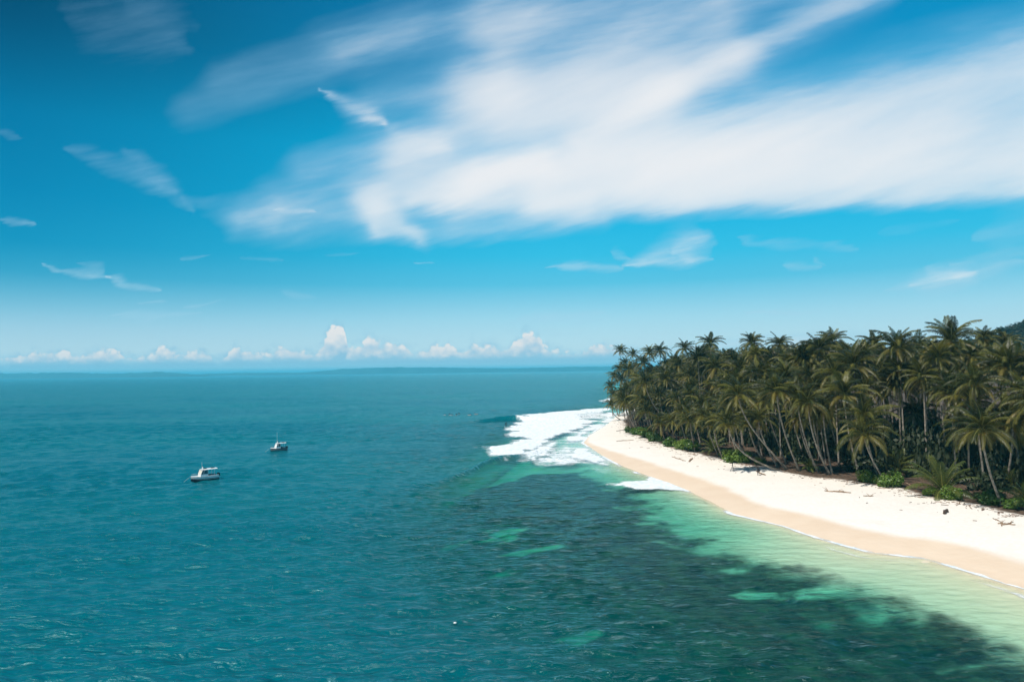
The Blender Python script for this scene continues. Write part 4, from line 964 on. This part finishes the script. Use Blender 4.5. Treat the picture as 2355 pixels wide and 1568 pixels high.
def make_boat(L, W, loc, rz, lower, upper, label, kind):
    root = bpy.data.objects.new('motor_boat', None); col.objects.link(root); root.location = loc; root.rotation_euler = (0, 0, rz); tag(root, label, 'boat'); root.scale = (.70, .84, 1.12) if kind == 0 else (.66, .80, 1.12)
    sec = hull_sections(L, W, -.25, .72)
    def band(name, a0, a1, mat, push=0.0, closed_bottom=False):
        V = []; F = []
        for (x, w, wb, zt, zk) in sec:
            for a in (a0, a1):
                z = zk+(zt-zk)*a; ww = (wb+(w-wb)*min(1, a*1.25)**.8)+push
                V.append((x, ww, z)); V.append((x, -ww, z))
        n = len(sec)
        for i in range(n-1):
            F.append((i*4, i*4+2, i*4+6, i*4+4)); F.append((i*4+1, i*4+5, i*4+7, i*4+3))
        F.append((0, 1, 3, 2)); e = (n-1)*4; F.append((e, e+2, e+3, e+1))
        if closed_bottom:
            for i in range(n-1): F.append((i*4, i*4+4, i*4+5, i*4+1))
        return link(name, quadmesh(name, V, F, mat, 0, False), root)
    band('hull', 0, .55, lower, 0, True); band('topside', .55, 1.0, upper, 0.0); band('stripe', .62, .72, navy if kind == 0 else grey, .012); band('rub_rail', .95, 1.02, grey, .03)
    # deck
    V = []; F = []
    for (x, w, wb, zt, zk) in sec: V += [(x, w, zt-.01), (x, 0, zt+(.12 if x > .5 else -.01)), (x, -w, zt-.01)]
    for i in range(len(sec)-1): F += [(i*3, i*3+1, i*3+4, i*3+3), (i*3+1, i*3+2, i*3+5, i*3+4)]
    link('deck', quadmesh('deck', V, F, white_mat), root)
    zd = .78; cw_ = W*.40; x1 = L*.20; x0 = -L*.08; zr = 1.95; xs_ = -L*.44
    # cabin: lower side panels and raked wind screen, open towards the stern
    link('cabin_wall', quadmesh('cabin_wall', [(x1, cw_, zd), (x1, -cw_, zd), (x0, -cw_, zd), (x0, cw_, zd), (x1-.12, cw_*.97, zd+.38), (x1-.12, -cw_*.97, zd+.38), (x0, -cw_*.97, zd+.38), (x0, cw_*.97, zd+.38)], [(0,1,5,4),(1,2,6,5),(2,3,7,6),(3,0,4,7),(4,5,6,7)], white_mat, .02), root)
    zc = zd+.38; xr = x1-.62
    scr = link('windscreen', quadmesh('windscreen', [(x1-.14, cw_*.90, zc+.02), (x1-.14, -cw_*.90, zc+.02), (xr+.02, -cw_*.86, zr-.10), (xr+.02, cw_*.86, zr-.10)], [(0,1,2,3)], beige if kind == 0 else white_mat), root)  # pale windscreen: its sunlit brightness is put into the colour
    for sg in (-1, 1):
        link('pillar', tube_mesh('pillar', [Vector((x1-.12, sg*cw_*.96, zc)), Vector((xr, sg*cw_*.92, zr))], [.05, .045], 5, white_mat), root)
        link('pillar', tube_mesh('pillar', [Vector((x1-.85, sg*cw_*.97, zc)), Vector((x1-1.05, sg*cw_*.92, zr))], [.05, .045], 5, white_mat), root)
        link('pillar', tube_mesh('pillar', [Vector((x0, sg*cw_*.97, zd)), Vector((x0-.05, sg*cw_*.92, zr))], [.05, .045], 5, white_mat), root)
        link('pillar', tube_mesh('pillar', [Vector((xs_+.9, sg*cw_*.97, zd-.1)), Vector((xs_+.85, sg*cw_*.92, zr))], [.06, .05], 5, white_mat), root)
        link('window', quadmesh('window', [(x1-.25, sg*cw_*.95, zc+.03), (x1-.82, sg*cw_*.95, zc+.03), (x1-1.0, sg*cw_*.91, zr-.12), (x1-.66, sg*cw_*.91, zr-.12)], [(0,1,2,3)], glass), root)
        link('window', quadmesh('window', [(x1-.95, sg*cw_*.95, zc+.03), (x0+.06, sg*cw_*.95, zc+.03), (x0+.02, sg*cw_*.91, zr-.12), (x1-1.10, sg*cw_*.91, zr-.12)], [(0,1,2,3)], glass), root)
        link('gunwale', box('gunwale', -L*.48, x0, sg*W*.44-.06, sg*W*.44+.06, zd-.12, zd+.12, white_mat if kind == 0 else navy, .03), root)
    # roof with rounded front, carrying boards
    RV = []; RF = []; k = 9
    for i in range(k):
        t = i/(k-1); x = xr+.22-(xr+.22-xs_)*t; w = cw_*(1.02 if t > .12 else .80+.22*t/.12); c_ = .05*math.sin(min(1, t*4)*1.57)
        RV += [(x, w, zr), (x, w*.6, zr+.05+c_), (x, -w*.6, zr+.05+c_), (x, -w, zr), (x, 0, zr-.06)]
    for i in range(k-1):
        a = i*5; c_ = a+5
        for p, q in ((0,1),(1,2),(2,3),(3,4),(4,0)): RF.append((a+p, a+q, c_+q, c_+p))
    RF += [(0,1,2,3,4), tuple((k-1)*5+j for j in (4,3,2,1,0))]
    link('roof', quadmesh('roof', RV, RF, white_mat), root)
    for (bx0, by0, ln) in ((-L*.02, .25, .75), (-L*.02, -.32, .6), (-L*.30, .3, .9), (-L*.30, -.35, .85)):
        link('roof_pad', box('roof_pad', bx0-ln/2, bx0+ln/2, by0-.16, by0+.16, zr+.10, zr+.20, blackp, .04), root)
    link('radar_dome', tube_mesh('radar_dome', [Vector((xr-.35, 0, zr+.05)), Vector((xr-.35, 0, zr+.30)), Vector((xr-.35, 0, zr+.42))], [.22, .18, .08], 10, white_mat), root)
    link('lamp', box('lamp', xr-.40, xr-.30, -.05, .05, zr+.42, zr+.54, red, .01), root)
    link('antenna', tube_mesh('antenna', [Vector((xr-.1, .2, zr)), Vector((xr-.05, .2, zr+1.3 if kind == 0 else zr+2.6))], [.03, .014], 5, white_mat), root)
    for sg in (-.32, .32):
        mo = link('outboard_motor', box('outboard_motor', -L*.5-.45, -L*.5-.02, sg-.17, sg+.17, .45, 1.12, blackp, .07), root)
        link('motor_leg', box('motor_leg', -L*.5-.32, -L*.5-.12, sg-.06, sg+.06, -.4, .44, blackp, .02), mo)
    link('bench', box('bench', -L*.40, -L*.24, -cw_*.8, cw_*.8, zd-.12, zd+.22, grey if kind else blackp, .04), root)
    link('bench', box('bench', -L*.20, -L*.12, -cw_*.3, cw_*.8, zd-.12, zd+.28, blackp, .04), root)
    link('bow_rail', tube_mesh('bow_rail', [Vector((x1+.2, W*.36, zd+.3)), Vector((L*.40, W*.20, zd+.45)), Vector((L*.47, 0, zd+.5)), Vector((L*.40, -W*.20, zd+.45)), Vector((x1+.2, -W*.36, zd+.3))], [.018]*5, 5, grey, False), root)
    return root, sec
x, y = G(470, 1104); b1_, _ = make_boat(7.4, 2.4, (x, y, 0), math.pi+math.radians(44), navy, white_mat, 'white cabin boat with black hull bottom and stripe, nearer of the two', 0)
x2, y2 = G(640, 1037.5); b2_, _ = make_boat(6.6, 2.3, (x2, y2, 0), math.pi+math.radians(40), navy, navy, 'dark hulled boat with white roof, farther of the two at anchor', 1)
for (bx, by, rz, L, lab) in ((x, y, math.pi+math.radians(44), 7.4, 'pale anchor line running from the bow of the white boat'), (x2, y2, math.pi+math.radians(40), 6.6, 'thin anchor line running from the bow of the dark boat')):
    d = Vector((math.cos(rz), math.sin(rz), 0)); L *= .74; a = Vector((bx, by, .95))+d*L*.5
    tag(link('anchor_line', tube_mesh('anchor_line', [Vector((0, 0, 0)), d*.9+Vector((0, 0, -.6)), d*1.5+Vector((0, 0, -1.3))], [.025]*3, 5, rope_m, False), None, a), lab, 'rope')
# small white float near the bottom of the picture
x, y = G(1046, 1435); bm = bmesh.new(); bmesh.ops.create_uvsphere(bm, u_segments=14, v_segments=8, radius=.10, matrix=Matrix.Diagonal((1.35, 1, .75, 1)))
me = bpy.data.meshes.new('float'); bm.to_mesh(me); bm.free(); me.materials.append(white_mat); tag(link('float', me, None, (x, y, .14)), 'small white float drifting alone on the open teal water', 'float')
print('objects', len(bpy.data.objects))
